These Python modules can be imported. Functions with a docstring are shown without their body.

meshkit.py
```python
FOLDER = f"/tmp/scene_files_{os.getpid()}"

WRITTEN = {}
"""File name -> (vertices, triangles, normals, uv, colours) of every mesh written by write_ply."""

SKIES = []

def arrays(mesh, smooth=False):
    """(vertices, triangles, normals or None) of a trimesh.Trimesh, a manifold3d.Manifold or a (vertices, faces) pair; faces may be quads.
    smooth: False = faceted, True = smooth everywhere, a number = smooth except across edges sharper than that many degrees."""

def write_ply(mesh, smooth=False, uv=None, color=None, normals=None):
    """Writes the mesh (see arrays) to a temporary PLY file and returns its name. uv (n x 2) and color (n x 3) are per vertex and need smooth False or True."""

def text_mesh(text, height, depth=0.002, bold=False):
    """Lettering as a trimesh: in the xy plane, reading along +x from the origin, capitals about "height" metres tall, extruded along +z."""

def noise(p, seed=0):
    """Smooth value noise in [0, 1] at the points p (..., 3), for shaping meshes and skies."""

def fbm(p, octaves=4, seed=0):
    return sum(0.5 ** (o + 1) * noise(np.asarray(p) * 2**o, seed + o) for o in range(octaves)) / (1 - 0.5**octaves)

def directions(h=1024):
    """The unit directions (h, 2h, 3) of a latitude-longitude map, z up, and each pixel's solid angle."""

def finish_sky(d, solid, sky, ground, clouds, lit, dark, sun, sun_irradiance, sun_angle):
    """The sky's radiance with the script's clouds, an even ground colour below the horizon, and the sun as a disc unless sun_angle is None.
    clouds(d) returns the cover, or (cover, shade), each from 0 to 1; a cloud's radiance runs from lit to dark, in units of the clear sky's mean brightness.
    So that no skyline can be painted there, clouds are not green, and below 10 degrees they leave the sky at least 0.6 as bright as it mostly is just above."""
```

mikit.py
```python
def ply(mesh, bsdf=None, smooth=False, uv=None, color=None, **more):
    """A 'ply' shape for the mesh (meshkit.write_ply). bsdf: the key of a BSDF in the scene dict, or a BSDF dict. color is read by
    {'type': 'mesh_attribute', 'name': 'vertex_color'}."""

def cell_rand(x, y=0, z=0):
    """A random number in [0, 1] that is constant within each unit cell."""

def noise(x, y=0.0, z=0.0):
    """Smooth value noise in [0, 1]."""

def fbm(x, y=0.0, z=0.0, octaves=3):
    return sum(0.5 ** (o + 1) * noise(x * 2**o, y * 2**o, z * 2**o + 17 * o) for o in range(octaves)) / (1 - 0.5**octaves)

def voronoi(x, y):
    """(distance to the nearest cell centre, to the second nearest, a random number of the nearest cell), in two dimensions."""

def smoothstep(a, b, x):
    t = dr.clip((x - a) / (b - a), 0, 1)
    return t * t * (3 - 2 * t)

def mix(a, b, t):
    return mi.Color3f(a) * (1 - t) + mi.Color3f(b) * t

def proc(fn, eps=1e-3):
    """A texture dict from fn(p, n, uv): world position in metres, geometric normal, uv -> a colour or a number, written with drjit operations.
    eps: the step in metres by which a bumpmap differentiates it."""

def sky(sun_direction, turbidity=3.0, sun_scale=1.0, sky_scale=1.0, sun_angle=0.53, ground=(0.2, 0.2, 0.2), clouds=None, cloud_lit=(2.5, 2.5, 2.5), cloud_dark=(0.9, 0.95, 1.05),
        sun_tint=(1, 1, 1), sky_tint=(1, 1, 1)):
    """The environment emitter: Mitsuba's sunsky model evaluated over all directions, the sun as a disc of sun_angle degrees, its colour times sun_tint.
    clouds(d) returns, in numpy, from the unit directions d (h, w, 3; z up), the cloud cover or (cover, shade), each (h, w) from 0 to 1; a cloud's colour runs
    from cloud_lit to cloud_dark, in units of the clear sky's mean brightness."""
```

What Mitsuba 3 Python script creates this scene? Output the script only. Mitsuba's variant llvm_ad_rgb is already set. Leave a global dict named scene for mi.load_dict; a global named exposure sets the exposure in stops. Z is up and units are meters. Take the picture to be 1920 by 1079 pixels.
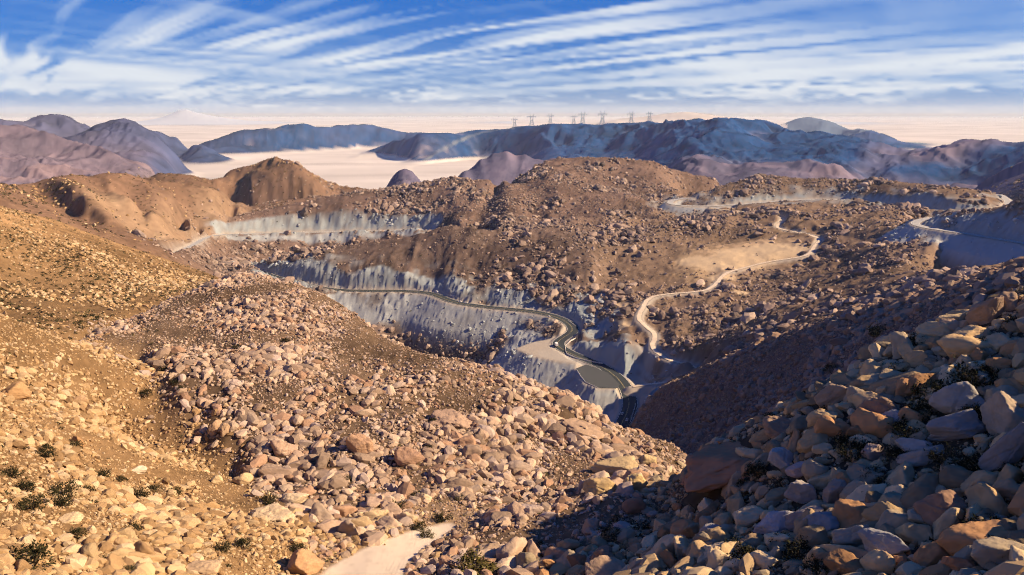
import math, numpy as np, trimesh, mitsuba as mi, mikit, meshkit
from scipy.interpolate import CubicSpline
from scipy.ndimage import map_coordinates, gaussian_filter
from scipy.spatial import cKDTree
from scipy.spatial.distance import cdist
T = mi.ScalarTransform4f
scene, labels = {}, {}

# ------------------------------------------------------------------ camera, sky, exposure
F, PITCH = 1500.0, math.atan(327.5 / 1500.0)
scene['camera'] = {'type': 'perspective', 'fov': math.degrees(2 * math.atan(960 / F)), 'fov_axis': 'x',
                   'near_clip': 1.0, 'far_clip': 200000.0,
                   'to_world': T().look_at(origin=[0, 0, 0], target=[0, math.cos(PITCH), -math.sin(PITCH)], up=[0, 0, 1])}
SUN_AZ, SUN_EL = math.radians(96), math.radians(33)
SUN = (math.cos(SUN_EL) * math.sin(SUN_AZ), math.cos(SUN_EL) * math.cos(SUN_AZ), math.sin(SUN_EL))
exposure = 2.55


def cirrus(d):
    """Thin cirrus in long parallel streaks of two winds, thickest low in the sky."""
    el = np.degrees(np.arcsin(np.clip(d[..., 2], -1, 1)))
    z = np.maximum(d[..., 2], 0) + 0.03
    x0, y0 = d[..., 0] / z, d[..., 1] / z

    def streaks(vx, fx, fy, seed, warp):
        x = x0 * math.cos(vx) - y0 * math.sin(vx)
        y = x0 * math.sin(vx) + y0 * math.cos(vx)
        q = np.stack([x, y, x * 0], -1)
        xs = x + (meshkit.fbm(q * [0.25, 0.14, 1], 3, seed) - 0.5) * warp
        xs = xs + (meshkit.fbm(q * [1.1, 0.35, 1] + 7, 3, seed + 3) - 0.5) * 0.5
        return meshkit.fbm(np.stack([xs * fx, y * fy, x * 0], -1), 5, seed + 1) * 0.62 + meshkit.fbm(np.stack([xs * fx * 0.33, y * fy * 1.2, x * 0 + 4], -1), 3, seed + 2) * 0.52

    s1 = streaks(-0.62, 4.6, 0.20, 1, 1.5)
    s2 = streaks(0.46, 4.0, 0.16, 31, 1.2)
    broad = meshkit.fbm(np.stack([x0 * 0.25 + 3.1, y0 * 0.16, x0 * 0], -1), 2, 2)
    env = np.interp(el, [0, 0.6, 1.5, 3.0, 5.0, 7.5, 12, 90], [0.0, 0.03, 0.31, 0.39, 0.28, 0.15, 0.05, -0.04])
    side = np.clip(0.5 - 1.1 * d[..., 0], 0.15, 0.9)
    c1 = np.clip((s1 + broad * 0.45 - 0.88 + env) * 3.7, 0, 1)
    c2 = np.clip((s2 + broad * 0.30 - 0.84 + env * 0.8) * 3.4, 0, 1) * side
    gap = np.clip(0.35 + 2.4 * (meshkit.fbm(np.stack([x0 * 0.5 + 9, y0 * 0.3, x0 * 0], -1), 3, 77) - 0.28), 0.25, 1.1)
    c1, c2 = c1 * gap, c2 * np.clip(1.3 - gap, 0.3, 1)
    c = 1 - (1 - c1 * 0.9) * (1 - c2 * 0.8)
    veil = np.interp(el, [0, 1.5, 4, 8], [0.22, 0.18, 0.06, 0.0])
    return np.clip(c * 0.9 + veil * (1 - c), 0, 1), np.clip(0.6 - c * 0.75, 0, 1)


scene['sky'] = mikit.sky(SUN, turbidity=3, clouds=cirrus, sky_scale=0.52, sky_tint=(0.03, 0.39, 1.12), sun_tint=(1.10, 1.0, 0.88),
                         cloud_lit=(5.2, 5.5, 5.7), cloud_dark=(2.2, 4.2, 6.0), ground=(0.28, 0.22, 0.16))

# ------------------------------------------------------------------ terrain: surveyed lines
ZB = -345.0                                   # the desert floor


def bearing(u, v):
    """(azimuth, slope) of the line of sight that the survey sheet's column and row stand for."""
    x, y = (np.asarray(u, float) - 960) / F, -(np.asarray(v, float) - 539.5) / F
    h = math.cos(PITCH) + y * math.sin(PITCH)
    return np.arctan2(x, h), (y * math.cos(PITCH) - math.sin(PITCH)) / np.hypot(x, h)


pts, tags, crests = [], [], []                            # (azimuth, ln r, z / r)
ZONES = ['near', 'A', 'B', 'C', 'D', 'J', 'JJ', 'E', 'Fh', 'G', 'sand', 'far', 'basin', 'wash']


def dense(line, step=20):
    out = []
    for p, q in zip(line[:-1], line[1:]):
        n = max(1, int(math.hypot(q[0] - p[0], q[1] - p[1]) / step))
        for k in range(n):
            s = k / n
            r = math.exp(math.log(p[2]) * (1 - s) + math.log(q[2]) * s)
            out.append((p[0] + (q[0] - p[0]) * s, p[1] + (q[1] - p[1]) * s, r))
    return out + [tuple(line[-1])]


def L(tag, line, back=None, drop=(1.05, 1.14), step=20, floor=None):
    """A line on the ground; with back, a crest whose far side falls at that slope."""
    if back:
        crests.extend((float(bearing(u, v)[0]) * 4.0, math.log(r)) for u, v, r in dense(line, 2))
    for u, v, r in dense(line, step):
        a, t = bearing(u, v)
        pts.append((a, math.log(r), t)); tags.append(ZONES.index(tag))
        if back:
            for k in drop:
                z = t * r - back * r * (k - 1)
                if floor is not None or tag == 'far':
                    z = max(z, ZB + 1 if floor is None else floor)
                pts.append((a, math.log(r * k), z / (r * k))); tags.append(ZONES.index(tag))


def up(tag, line, base, slope, **kw):
    """As L, the distance of each point following from a slope measured from the base line (u, v, r)."""
    bu, bv, br = np.array(sorted(base)).T
    out = []
    for u, v in line:
        v0, r0 = np.interp(u, bu, bv), np.interp(u, bu, br)
        t0, t1 = bearing(u, v0)[1], bearing(u, v)[1]
        out.append((u, v, (t0 * r0 - slope * r0) / (t1 - slope)))
    L(tag, out, **kw)
    return out


# under and behind the camera: an outcrop that falls away
for r in (5, 9, 16, 28, 45):
    for a in np.linspace(-0.75, 0.75, 9):
        pts.append((a, math.log(r), -(2.0 / r + 0.82) + 0.12 * a)); tags.append(0)
# A: the boulder slope on the right
L('A', [(1060, 1079, 135), (1300, 1079, 112), (1600, 1079, 99), (1920, 1079, 91), (2400, 1079, 80)])
L('A', [(1230, 960, 165), (1420, 950, 132), (1640, 930, 122), (1920, 900, 116), (2400, 850, 102)])
L('A', [(1340, 870, 162), (1540, 830, 140), (1740, 790, 141), (1920, 740, 143), (2400, 640, 124)])
A_CREST = [(1275, 890, 185), (1330, 850, 180), (1400, 805, 178), (1480, 762, 176), (1560, 722, 176), (1640, 684, 176), (1740, 628, 182), (1800, 600, 184), (1860, 572, 187), (1920, 548, 188), (2100, 530, 182), (2400, 500, 170)]
L('A', A_CREST, back=0.75, drop=(1.06, 1.2))
# B: the darker slope behind it
L('B', [(1210, 800, 640), (1300, 835, 440), (1390, 800, 390), (1480, 745, 360), (1600, 690, 335), (1720, 625, 320), (1920, 545, 300), (2400, 400, 290)])
B_CREST = [(1204, 742, 760), (1240, 726, 690), (1290, 702, 620), (1340, 680, 575), (1400, 656, 535), (1470, 628, 500), (1540, 602, 470), (1620, 585, 445), (1700, 562, 430), (1800, 538, 415), (1920, 512, 400), (2400, 395, 390)]
L('B', B_CREST, back=0.55, drop=(1.05, 1.16))
# C: the knoll in the middle and its long boulder spur
C_CREST = [(150, 648, 352), (200, 622, 372), (250, 598, 388), (330, 556, 404), (400, 528, 408), (440, 517, 408), (485, 514, 404), (540, 530, 394), (600, 553, 378), (640, 577, 366), (700, 620, 346), (760, 651, 330), (830, 676, 315), (880, 678, 308),
           (930, 690, 305), (1000, 714, 303), (1060, 735, 300), (1100, 765, 300), (1150, 800, 300), (1200, 815, 298), (1260, 838, 295), (1300, 855, 292)]
L('C', C_CREST, back=0.6, drop=(1.05, 1.16))
L('C', [(230, 660, 330), (300, 640, 334), (400, 600, 350), (480, 590, 345), (560, 610, 335), (660, 660, 312), (760, 700, 295)])
L('C', [(330, 720, 282), (450, 700, 290), (600, 700, 285), (740, 740, 270), (900, 760, 268), (1050, 790, 270), (1180, 850, 262)])
L('C', [(420, 800, 252), (560, 800, 248), (700, 820, 238), (860, 840, 235), (1000, 860, 235), (1120, 880, 232), (1240, 880, 240)])
L('C', [(480, 880, 226), (640, 890, 216), (800, 900, 212), (900, 920, 206), (1000, 915, 210), (1090, 905, 215)])
# the gully between C and the left fans
L('D', [(250, 705, 292), (180, 760, 276), (230, 815, 268), (320, 850, 250), (420, 890, 232)])
L('D', [(0, 690, 268), (100, 725, 268), (170, 765, 264)])
L('D', [(-300, 500, 330), (0, 592, 300), (130, 643, 300), (200, 668, 302), (262, 688, 304)], back=0.3, drop=(1.02, 1.05))
L('D', [(-300, 640, 215), (0, 748, 215), (110, 778, 222), (200, 818, 228), (300, 856, 230), (370, 882, 226), (440, 903, 220)], back=0.5, drop=(1.04,))
L('D', [(-300, 800, 160), (0, 880, 170), (150, 890, 178), (300, 920, 188), (440, 945, 192)])
L('D', [(-300, 1000, 118), (0, 1010, 132), (200, 1010, 142), (400, 1010, 152), (560, 1010, 160)])
L('D', [(-300, 1120, 98), (0, 1090, 114), (200, 1085, 124), (400, 1080, 132), (560, 1079, 140)])
L('wash', [(640, 1079, 142), (700, 1050, 150), (760, 1025, 159), (820, 1000, 168), (870, 978, 176)])
L('wash', [(600, 1060, 148), (660, 1030, 158), (720, 1005, 166), (790, 985, 174)])
L('C', [(830, 1050, 146), (900, 1000, 162), (980, 960, 176), (1080, 950, 175), (1180, 920, 182), (1200, 880, 215)])
L('C', [(900, 1079, 136), (1000, 1020, 152), (1120, 1000, 150)])
# J: the smooth ochre hills on the left
L('J', [(-300, 560, 520), (-60, 600, 460), (60, 622, 440), (150, 640, 440), (240, 590, 520), (330, 552, 600), (410, 524, 700)])
J_CREST = [(-300, 300, 820), (-100, 360, 850), (0, 388, 880), (100, 410, 900), (170, 440, 910), (230, 462, 920), (300, 484, 930), (360, 506, 930), (410, 523, 900)]
L('J', J_CREST, back=0.4, drop=(1.06, 1.18))
L('J', [(-300, 420, 640), (-60, 470, 640), (40, 500, 650), (60, 530, 610), (90, 500, 660), (112, 477, 700), (165, 470, 715), (195, 505, 670), (225, 560, 590)])
L('J', [(270, 500, 760), (310, 520, 730), (350, 535, 730)])
L('J', [(60, 560, 540), (120, 585, 520), (180, 600, 500)])
# JJ: the larger brown hillside behind
L('JJ', [(-300, 330, 1300), (0, 385, 1300), (100, 405, 1280), (200, 440, 1260), (260, 462, 1250), (300, 474, 1270)])
L('JJ', [(-300, 300, 1700), (-80, 330, 1720), (0, 346, 1740), (55, 340, 1780), (130, 326, 1850), (180, 323, 1900), (240, 322, 1950), (290, 328, 2000), (330, 336, 2050), (380, 345, 2100), (420, 356, 2150)], back=0.4, drop=(1.05, 1.15))
for f_, ls in ((0.92, [[(100, 335), (150, 370), (200, 405), (250, 445)], [(185, 326), (235, 360), (280, 395), (310, 425)], [(290, 332), (325, 355), (350, 375)]]),
               (1.065, [[(60, 345), (115, 380), (170, 415), (220, 450)], [(140, 328), (195, 362), (245, 400), (285, 440)], [(240, 324), (300, 362), (350, 395)]])):
    for ln in ls:
        us = [0, 130, 200, 300, 420]
        fr = lambda u, v: (v - np.interp(u, us, [346, 326, 323, 329, 356])) / (np.interp(u, us, [385, 420, 445, 445, 405]) - np.interp(u, us, [346, 326, 323, 329, 356]))
        L('JJ', [(u, v, (1 + (f_ - 1) * 3.6 * max(fr(u, v), 0) * max(1 - fr(u, v), 0)) * float(np.interp(u, us, [1740, 1850, 1910, 2010, 2150]) * (1 - fr(u, v)) + np.interp(u, us, [1300, 1290, 1310, 1570, 1930]) * fr(u, v))) for u, v in ln])
L('sand', [(210, 405, 1560), (260, 425, 1560), (300, 440, 1560), (330, 455, 1600), (350, 462, 1640)])
L('sand', [(340, 430, 1680), (380, 415, 1800), (415, 405, 1950)])
L('JJ', [(295, 320, 2700), (360, 325, 2600), (405, 330, 2600), (425, 318, 2700), (445, 313, 2750), (480, 315, 2750), (515, 308, 2800), (545, 312, 2800), (575, 318, 2750), (605, 330, 2700), (650, 345, 2650), (690, 350, 2600)], back=0.45, drop=(1.05, 1.14))
L('JJ', [(470, 340, 2520), (530, 340, 2480), (590, 345, 2440)])
L('sand', [(420, 392, 2060), (450, 388, 2100)])
L('JJ', [(425, 374, 2230), (480, 374, 2220), (540, 368, 2230), (600, 362, 2260), (650, 360, 2300)])
# the highway and the canyon under it
HWY = [(1160, 830, 765), (1168, 795, 800), (1181, 762, 838), (1178, 738, 865), (1162, 712, 900), (1134, 690, 935), (1095, 674, 970), (1062, 660, 998), (1047, 646, 1020), (1058, 634, 1042), (1074, 622, 1066), (1068, 607, 1090), (1040, 593, 1116), (1000, 585, 1140), (950, 580, 1160), (880, 573, 1190), (840, 563, 1215), (815, 552, 1245), (770, 547, 1275),
       (700, 546, 1300), (630, 545, 1330), (570, 534, 1370), (520, 521, 1420), (485, 509, 1470), (470, 500, 1530)]
L('E', HWY, step=8)
low = [(630, 590), (660, 612), (700, 628), (760, 660), (830, 690), (900, 690), (960, 705), (1040, 735), (1100, 780), (1150, 812)]
hw_left = [p for p in HWY if p[0] <= 1110 and p[1] < 680][::-1]
FILL_TOP = [(630, 547, 1328), (700, 550, 1298), (780, 556, 1265), (850, 578, 1195), (930, 592, 1150), (970, 652, 1010), (1040, 674, 985), (1090, 700, 940), (1120, 735, 880), (1150, 770, 830)]
up('E', low, FILL_TOP, 0.62)
# E: the rocky hillside over the highway
E_BASE = [(490, 500, 1500), (520, 515, 1440), (570, 528, 1395), (630, 540, 1355), (700, 541, 1325), (800, 545, 1285), (880, 565, 1220), (960, 574, 1190), (1040, 585, 1150), (1100, 600, 1120), (1130, 600, 1110)]
E_CREST = up('E', [(500, 486), (530, 478), (560, 470), (640, 462), (700, 455), (760, 445), (810, 430), (850, 420), (885, 421)], E_BASE, 0.5, back=0.4, drop=(1.05, 1.13))
up('E', [(640, 505), (760, 500), (850, 490), (930, 500), (1000, 505), (1080, 520)], E_BASE, 0.6)
up('E', [(900, 450), (960, 455), (1040, 460), (1110, 480)], E_BASE, 0.48)
# the left loop of the road, its promontory and the central hill F
RD2 = [(425, 440, 1870), (460, 439, 1880), (500, 438, 1890), (600, 436, 1880), (700, 434, 1850), (800, 431, 1800)]
L('Fh', RD2, step=8)
L('Fh', [(400, 515, 1500), (420, 512, 1500), (450, 505, 1530), (480, 492, 1600), (520, 478, 1660)])
up('Fh', [(350, 490), (400, 480), (470, 470), (540, 468), (640, 462)], RD2, 0.6)
F_CREST = up('Fh', [(424, 410), (440, 403), (480, 395), (540, 383), (580, 373), (620, 364), (670, 354), (720, 350), (760, 346), (800, 336), (850, 331), (900, 335), (940, 330)], [(395, 436, 1900)] + RD2[4:] + [(950, 430, 1750)], 0.5, back=0.35, drop=(1.06, 1.2))
up('Fh', [(640, 400), (740, 390), (840, 380), (920, 390)], RD2[4:] + [(950, 430, 1750)], 0.55)
L('Fh', [(860, 425, 1660), (890, 418, 1730), (915, 395, 1850), (950, 360, 2060), (985, 332, 2230)])
L('Fh', [(980, 322, 2240), (1020, 308, 2280), (1060, 299, 2310), (1095, 295, 2320), (1125, 297, 2320), (1180, 301, 2320), (1230, 310, 2320), (1290, 322, 2320), (1340, 330, 2320)], back=0.35, drop=(1.06, 1.2))
L('Fh', [(1030, 405, 1690), (1045, 380, 1780), (1060, 350, 1930), (1078, 320, 2110)])
L('Fh', [(1000, 420, 1680), (1060, 405, 1720), (1120, 380, 1810), (1160, 345, 1980), (1200, 330, 2080)])
L('Fh', [(1220, 372, 1820), (1250, 360, 1900), (1300, 345, 2060)])
# G: the plateau with the dirt road, right of the canyon
DIRT = [(1186, 730, 872), (1240, 720, 870), (1290, 709, 868), (1318, 697, 880), (1270, 680, 905), (1232, 662, 935), (1224, 645, 965), (1228, 632, 985), (1212, 612, 1010), (1198, 598, 1035), (1205, 578, 1075), (1222, 558, 1120), (1270, 550, 1140), (1320, 546, 1155), (1345, 530, 1195), (1365, 512, 1245), (1400, 502, 1275), (1450, 490, 1310),
        (1510, 480, 1340), (1528, 462, 1390), (1536, 448, 1430), (1500, 437, 1470), (1458, 428, 1510), (1470, 412, 1580), (1440, 402, 1640), (1390, 397, 1680), (1330, 391, 1720)]
L('G', DIRT, step=10)
RD3 = [(308, 481, 1330), (330, 475, 1410), (350, 466, 1500), (375, 452, 1660), (400, 443, 1810), (425, 440, 1870)]
L('Fh', RD3, step=8)
UPR = [(1300, 372, 1830), (1262, 376, 1815), (1258, 383, 1785), (1290, 387, 1770), (1340, 387, 1775), (1400, 383, 1800), (1470, 377, 1840), (1530, 374, 1860), (1600, 377, 1850), (1660, 384, 1810), (1720, 391, 1770), (1790, 397, 1730), (1850, 395, 1740), (1890, 378, 1850), (1872, 365, 1960)]
L('G', UPR, step=8)
LWR = [(1760, 408, 1400), (1725, 414, 1375), (1716, 420, 1350), (1740, 428, 1310), (1800, 437, 1270), (1860, 447, 1230), (1920, 457, 1190), (2060, 480, 1120), (2400, 520, 1000)]
L('G', LWR, step=8)
L('G', [(1110, 545, 1170), (1150, 570, 1090), (1170, 610, 1010), (1175, 660, 935), (1190, 700, 890)])
L('G', [(1120, 560, 1135), (1128, 600, 1075), (1120, 640, 1010), (1150, 690, 920)])
L('G', [(1130, 510, 1240), (1150, 490, 1290), (1200, 470, 1330), (1260, 460, 1370), (1340, 458, 1380)])
L('sand', [(1300, 490, 1290), (1360, 480, 1320), (1420, 470, 1360), (1480, 465, 1380)])
L('G', [(1280, 600, 1010), (1380, 590, 1020), (1460, 560, 1060), (1560, 540, 1060), (1660, 520, 1060)])
L('G', [(1330, 670, 880), (1400, 645, 860), (1500, 605, 850), (1600, 580, 840), (1720, 550, 820), (1920, 505, 800), (2400, 420, 760)])
L('G', [(1560, 490, 1260), (1640, 470, 1250), (1700, 450, 1260), (1760, 450, 1230)])
L('G', [(1560, 430, 1500), (1620, 420, 1540), (1680, 410, 1600)])
L('G', [(1200, 420, 1600), (1280, 415, 1600), (1340, 425, 1540), (1400, 440, 1460)])
up('G', [(1760, 520), (1800, 500), (1860, 495), (1920, 490)], LWR[2:], 0.55)
H_BASE = [(1270, 374, 1840), (1340, 384, 1800), (1470, 374, 1855), (1600, 374, 1870), (1720, 388, 1790), (1860, 388, 1800)]
up('G', [(1285, 366), (1310, 353), (1345, 346), (1390, 336), (1430, 327), (1470, 328), (1520, 331), (1600, 334), (1660, 336), (1720, 342), (1790, 351), (1850, 359), (1880, 362)], H_BASE, 0.5, back=0.35, drop=(1.05, 1.14))
I_BASE = [(1735, 410, 1390), (1800, 430, 1290), (1920, 450, 1210), (2060, 470, 1140), (2400, 500, 1010)]
up('G', [(1738, 403), (1780, 398), (1820, 394), (1870, 384), (1920, 370), (2060, 330), (2400, 250)], I_BASE, 0.55, back=0.4, drop=(1.06, 1.16))
L('far', [(1840, 345, 2700), (1870, 336, 2720), (1920, 324, 2750), (2060, 290, 2750), (2400, 260, 2700)], back=0.4)
# desert floor and the ranges beyond
def floor_line(u0, u1, rs, z=ZB, tag='basin', n=26):
    for r in rs:
        for u in np.linspace(u0, u1, n):
            a, _ = bearing(u, 260)
            pts.append((a, math.log(r), z / r)); tags.append(ZONES.index(tag))


floor_line(330, 760, (3300, 3700, 4200, 4700, 5200, 5600))
floor_line(770, 960, (3300, 4300,), n=10)
floor_line(1000, 1850, (3000, 3300), n=30)
floor_line(1650, 1850, (3700, 3900), n=8)
floor_line(-500, 2500, (11200,), n=40)
floor_line(-500, 2500, (16000, 24000, 36000, 50000, 72000), n=30)
L('far', [(845, 325, 3350), (870, 312, 3450), (900, 296, 3550), (925, 285, 3600), (950, 279, 3620), (985, 286, 3620), (1010, 296, 3620), (1035, 293, 3650), (1055, 291, 3650), (1080, 297, 3620), (1130, 296, 3300), (1155, 292, 3300), (1180, 298, 3300)], back=0.4)
L('far', [(728, 345, 3150), (742, 333, 3180), (756, 325, 3200), (772, 332, 3180), (790, 343, 3150)], back=0.5)
# far left ranges
L('far', [(-300, 330, 2700), (0, 325, 2800), (70, 330, 2800), (130, 325, 2900), (220, 322, 3000), (290, 318, 3100)])
L('far', [(-300, 240, 3600), (0, 242, 3600), (38, 238, 3600), (70, 250, 3600), (95, 258, 3580), (130, 280, 3550), (170, 292, 3500), (220, 302, 3450)], back=0.45, drop=(1.06, 1.16))
L('far', [(0, 290, 3150), (60, 280, 3250), (120, 302, 3150)])
L('far', [(95, 262, 5200), (150, 248, 5300), (200, 233, 5400), (230, 228, 5400), (255, 237, 5400), (290, 255, 5300), (310, 265, 5200), (330, 284, 5000)], back=0.45, drop=(1.06, 1.16))
L('far', [(-300, 238, 7000), (0, 238, 7000), (40, 230, 7000), (70, 217, 7100), (100, 211, 7200), (130, 216, 7200), (165, 230, 7000), (200, 242, 6800)], back=0.5, drop=(1.06, 1.16))
L('far', [(260, 243, 7200), (300, 244, 7200), (330, 251, 7100), (365, 264, 6800), (380, 270, 6500)], back=0.4, drop=(1.06, 1.16))
# centre-left range
def foot(tag, line):
    L(tag, [(u, v, (ZB + 3) / bearing(u, v)[1]) for u, v in line])


foot('far', [(322, 297), (400, 294), (480, 291), (560, 286), (640, 281), (690, 277)])
LFOOT = [(322, 297), (400, 294), (480, 291), (560, 286), (640, 281), (690, 277), (860, 277)]
L_CREST = [(350, 282, 6650), (372, 267, 6800), (410, 256, 7000), (440, 245, 7100), (480, 238, 7200), (540, 230, 7300), (570, 229, 7300), (610, 234, 7350), (650, 231, 7350), (690, 229, 7350), (725, 238, 7300), (755, 247, 7200), (790, 252, 7100), (840, 256, 7000)]
behind = lambda line, ft, far_: [(u, v, float((ZB + 3) / bearing(u, np.interp(u, [p[0] for p in ft], [p[1] for p in ft]))[1]) + far_) for u, v, _ in line]
L('far', behind(L_CREST, LFOOT, 1000), back=0.5, drop=(1.05, 1.14), step=10)
for s_, far_ in ((0.22, 330), (0.58, 640)):
    L('far', behind([(u, v * s_ + (1 - s_) * float(np.interp(u, [p[0] for p in LFOOT], [p[1] for p in LFOOT])), r) for u, v, r in L_CREST[1:-2]], LFOOT, far_), step=10)
# the range that carries the pylons
foot('far', [(668, 292), (720, 290), (765, 299), (790, 306), (860, 299), (900, 297), (980, 300)])
L('far', [(1060, 303, 5000), (1200, 302, 4900)])
M_CREST = [(670, 291, 5500), (710, 276, 5700), (740, 260, 5900), (780, 250, 6000), (830, 246, 6000), (870, 243, 6000), (910, 241, 5950), (950, 239, 5900), (985, 233, 5900), (1010, 234, 5900), (1050, 235, 5900), (1075, 236, 5900), (1090, 232, 5900), (1105, 235, 5900), (1150, 236, 5900), (1175, 233, 5900), (1215, 233, 5900), (1240, 241, 5850),
           (1270, 246, 5800), (1300, 241, 5800), (1340, 239, 5800), (1385, 244, 5750), (1405, 240, 5700), (1425, 232, 5700), (1445, 239, 5700), (1470, 250, 5650), (1500, 260, 5600), (1530, 267, 5500), (1560, 268, 5500), (1595, 267, 5500), (1635, 278, 5300), (1670, 290, 5100), (1700, 290, 5000), (1735, 287, 4950), (1775, 281, 4950), (1815, 276, 4950), (1860, 281, 4900), (1920, 282, 4900), (2100, 270, 4900), (2500, 270, 4900)]
M_CREST = [(u, v, r + float(np.interp(u, [1100, 1650], [550, 0]))) for u, v, r in M_CREST]
MFOOT = [(640, 293), (668, 292), (720, 290), (765, 299), (790, 306), (860, 299), (900, 297), (980, 300)]
M_CREST = [(670, 290.5, 0)] + behind([p for p in M_CREST if 680 < p[0] < 960], MFOOT, 420) + [p for p in M_CREST if p[0] >= 960]
M_CREST[0] = (670, 290.5, M_CREST[1][2])
L('far', M_CREST, back=0.5, drop=(1.05, 1.14), step=10)
L('far', [(1020, 270, 5900), (1150, 275, 5800)])
L('far', [(1290, 320, 3700), (1310, 305, 3800), (1340, 320, 3700), (1390, 300, 4100), (1400, 322, 3700), (1500, 312, 3900), (1520, 303, 4000), (1580, 320, 3800)])
L('far', [(1440, 280, 4700), (1480, 275, 4900), (1540, 290, 4500), (1620, 300, 4400), (1700, 312, 4250), (1800, 310, 4300), (1920, 318, 4100), (2300, 315, 4100)])
L('basin', [(1640, 331, 3980), (1700, 334, 3900), (1770, 336, 3850), (1850, 338, 3800)])
# pale hills and small cones far out on the right, the snow-white cone far left
L('basin', [(1120, 229, 12500), (1150, 224, 12800), (1190, 220, 13000), (1240, 214, 13200), (1285, 209, 13300), (1330, 214, 13200), (1380, 221, 13000), (1430, 227, 12500)], back=0.3, drop=(1.1, 1.3))
L('far', [(1485, 226, 13500), (1520, 222, 13500), (1560, 230, 12700), (1620, 244, 10800), (1655, 252, 10000)], back=0.3, drop=(1.04, 1.1), step=8)
L('far', [(290, 225, 33000), (315, 217, 34000), (345, 203, 35000), (370, 214, 34500), (400, 220, 34000), (430, 223, 33000)], back=0.5, drop=(1.06, 1.12), step=8)

pts = np.array(pts); tags = np.array(tags)
SA = 4.0                                       # azimuth weighs more than ln r
key = np.round(np.c_[pts[:, 0] * SA * 300, pts[:, 1] * 300]).astype(int)
_, keep = np.unique(key, axis=0, return_index=True)
pts, tags = pts[keep], tags[keep]
KS = np.c_[pts[:, 0] * SA, pts[:, 1]]
KM = np.zeros((len(KS) + 1,) * 2)
KM[:-1, :-1] = -cdist(KS, KS) + 0.00008 * np.eye(len(KS))
KM[-1, :-1] = KM[:-1, -1] = 1
KW = np.linalg.solve(KM, np.r_[pts[:, 2], 0])


def rbf(q):
    return np.concatenate([-cdist(c, KS) @ KW[:-1] + KW[-1] for c in np.array_split(q, 40)])


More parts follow.
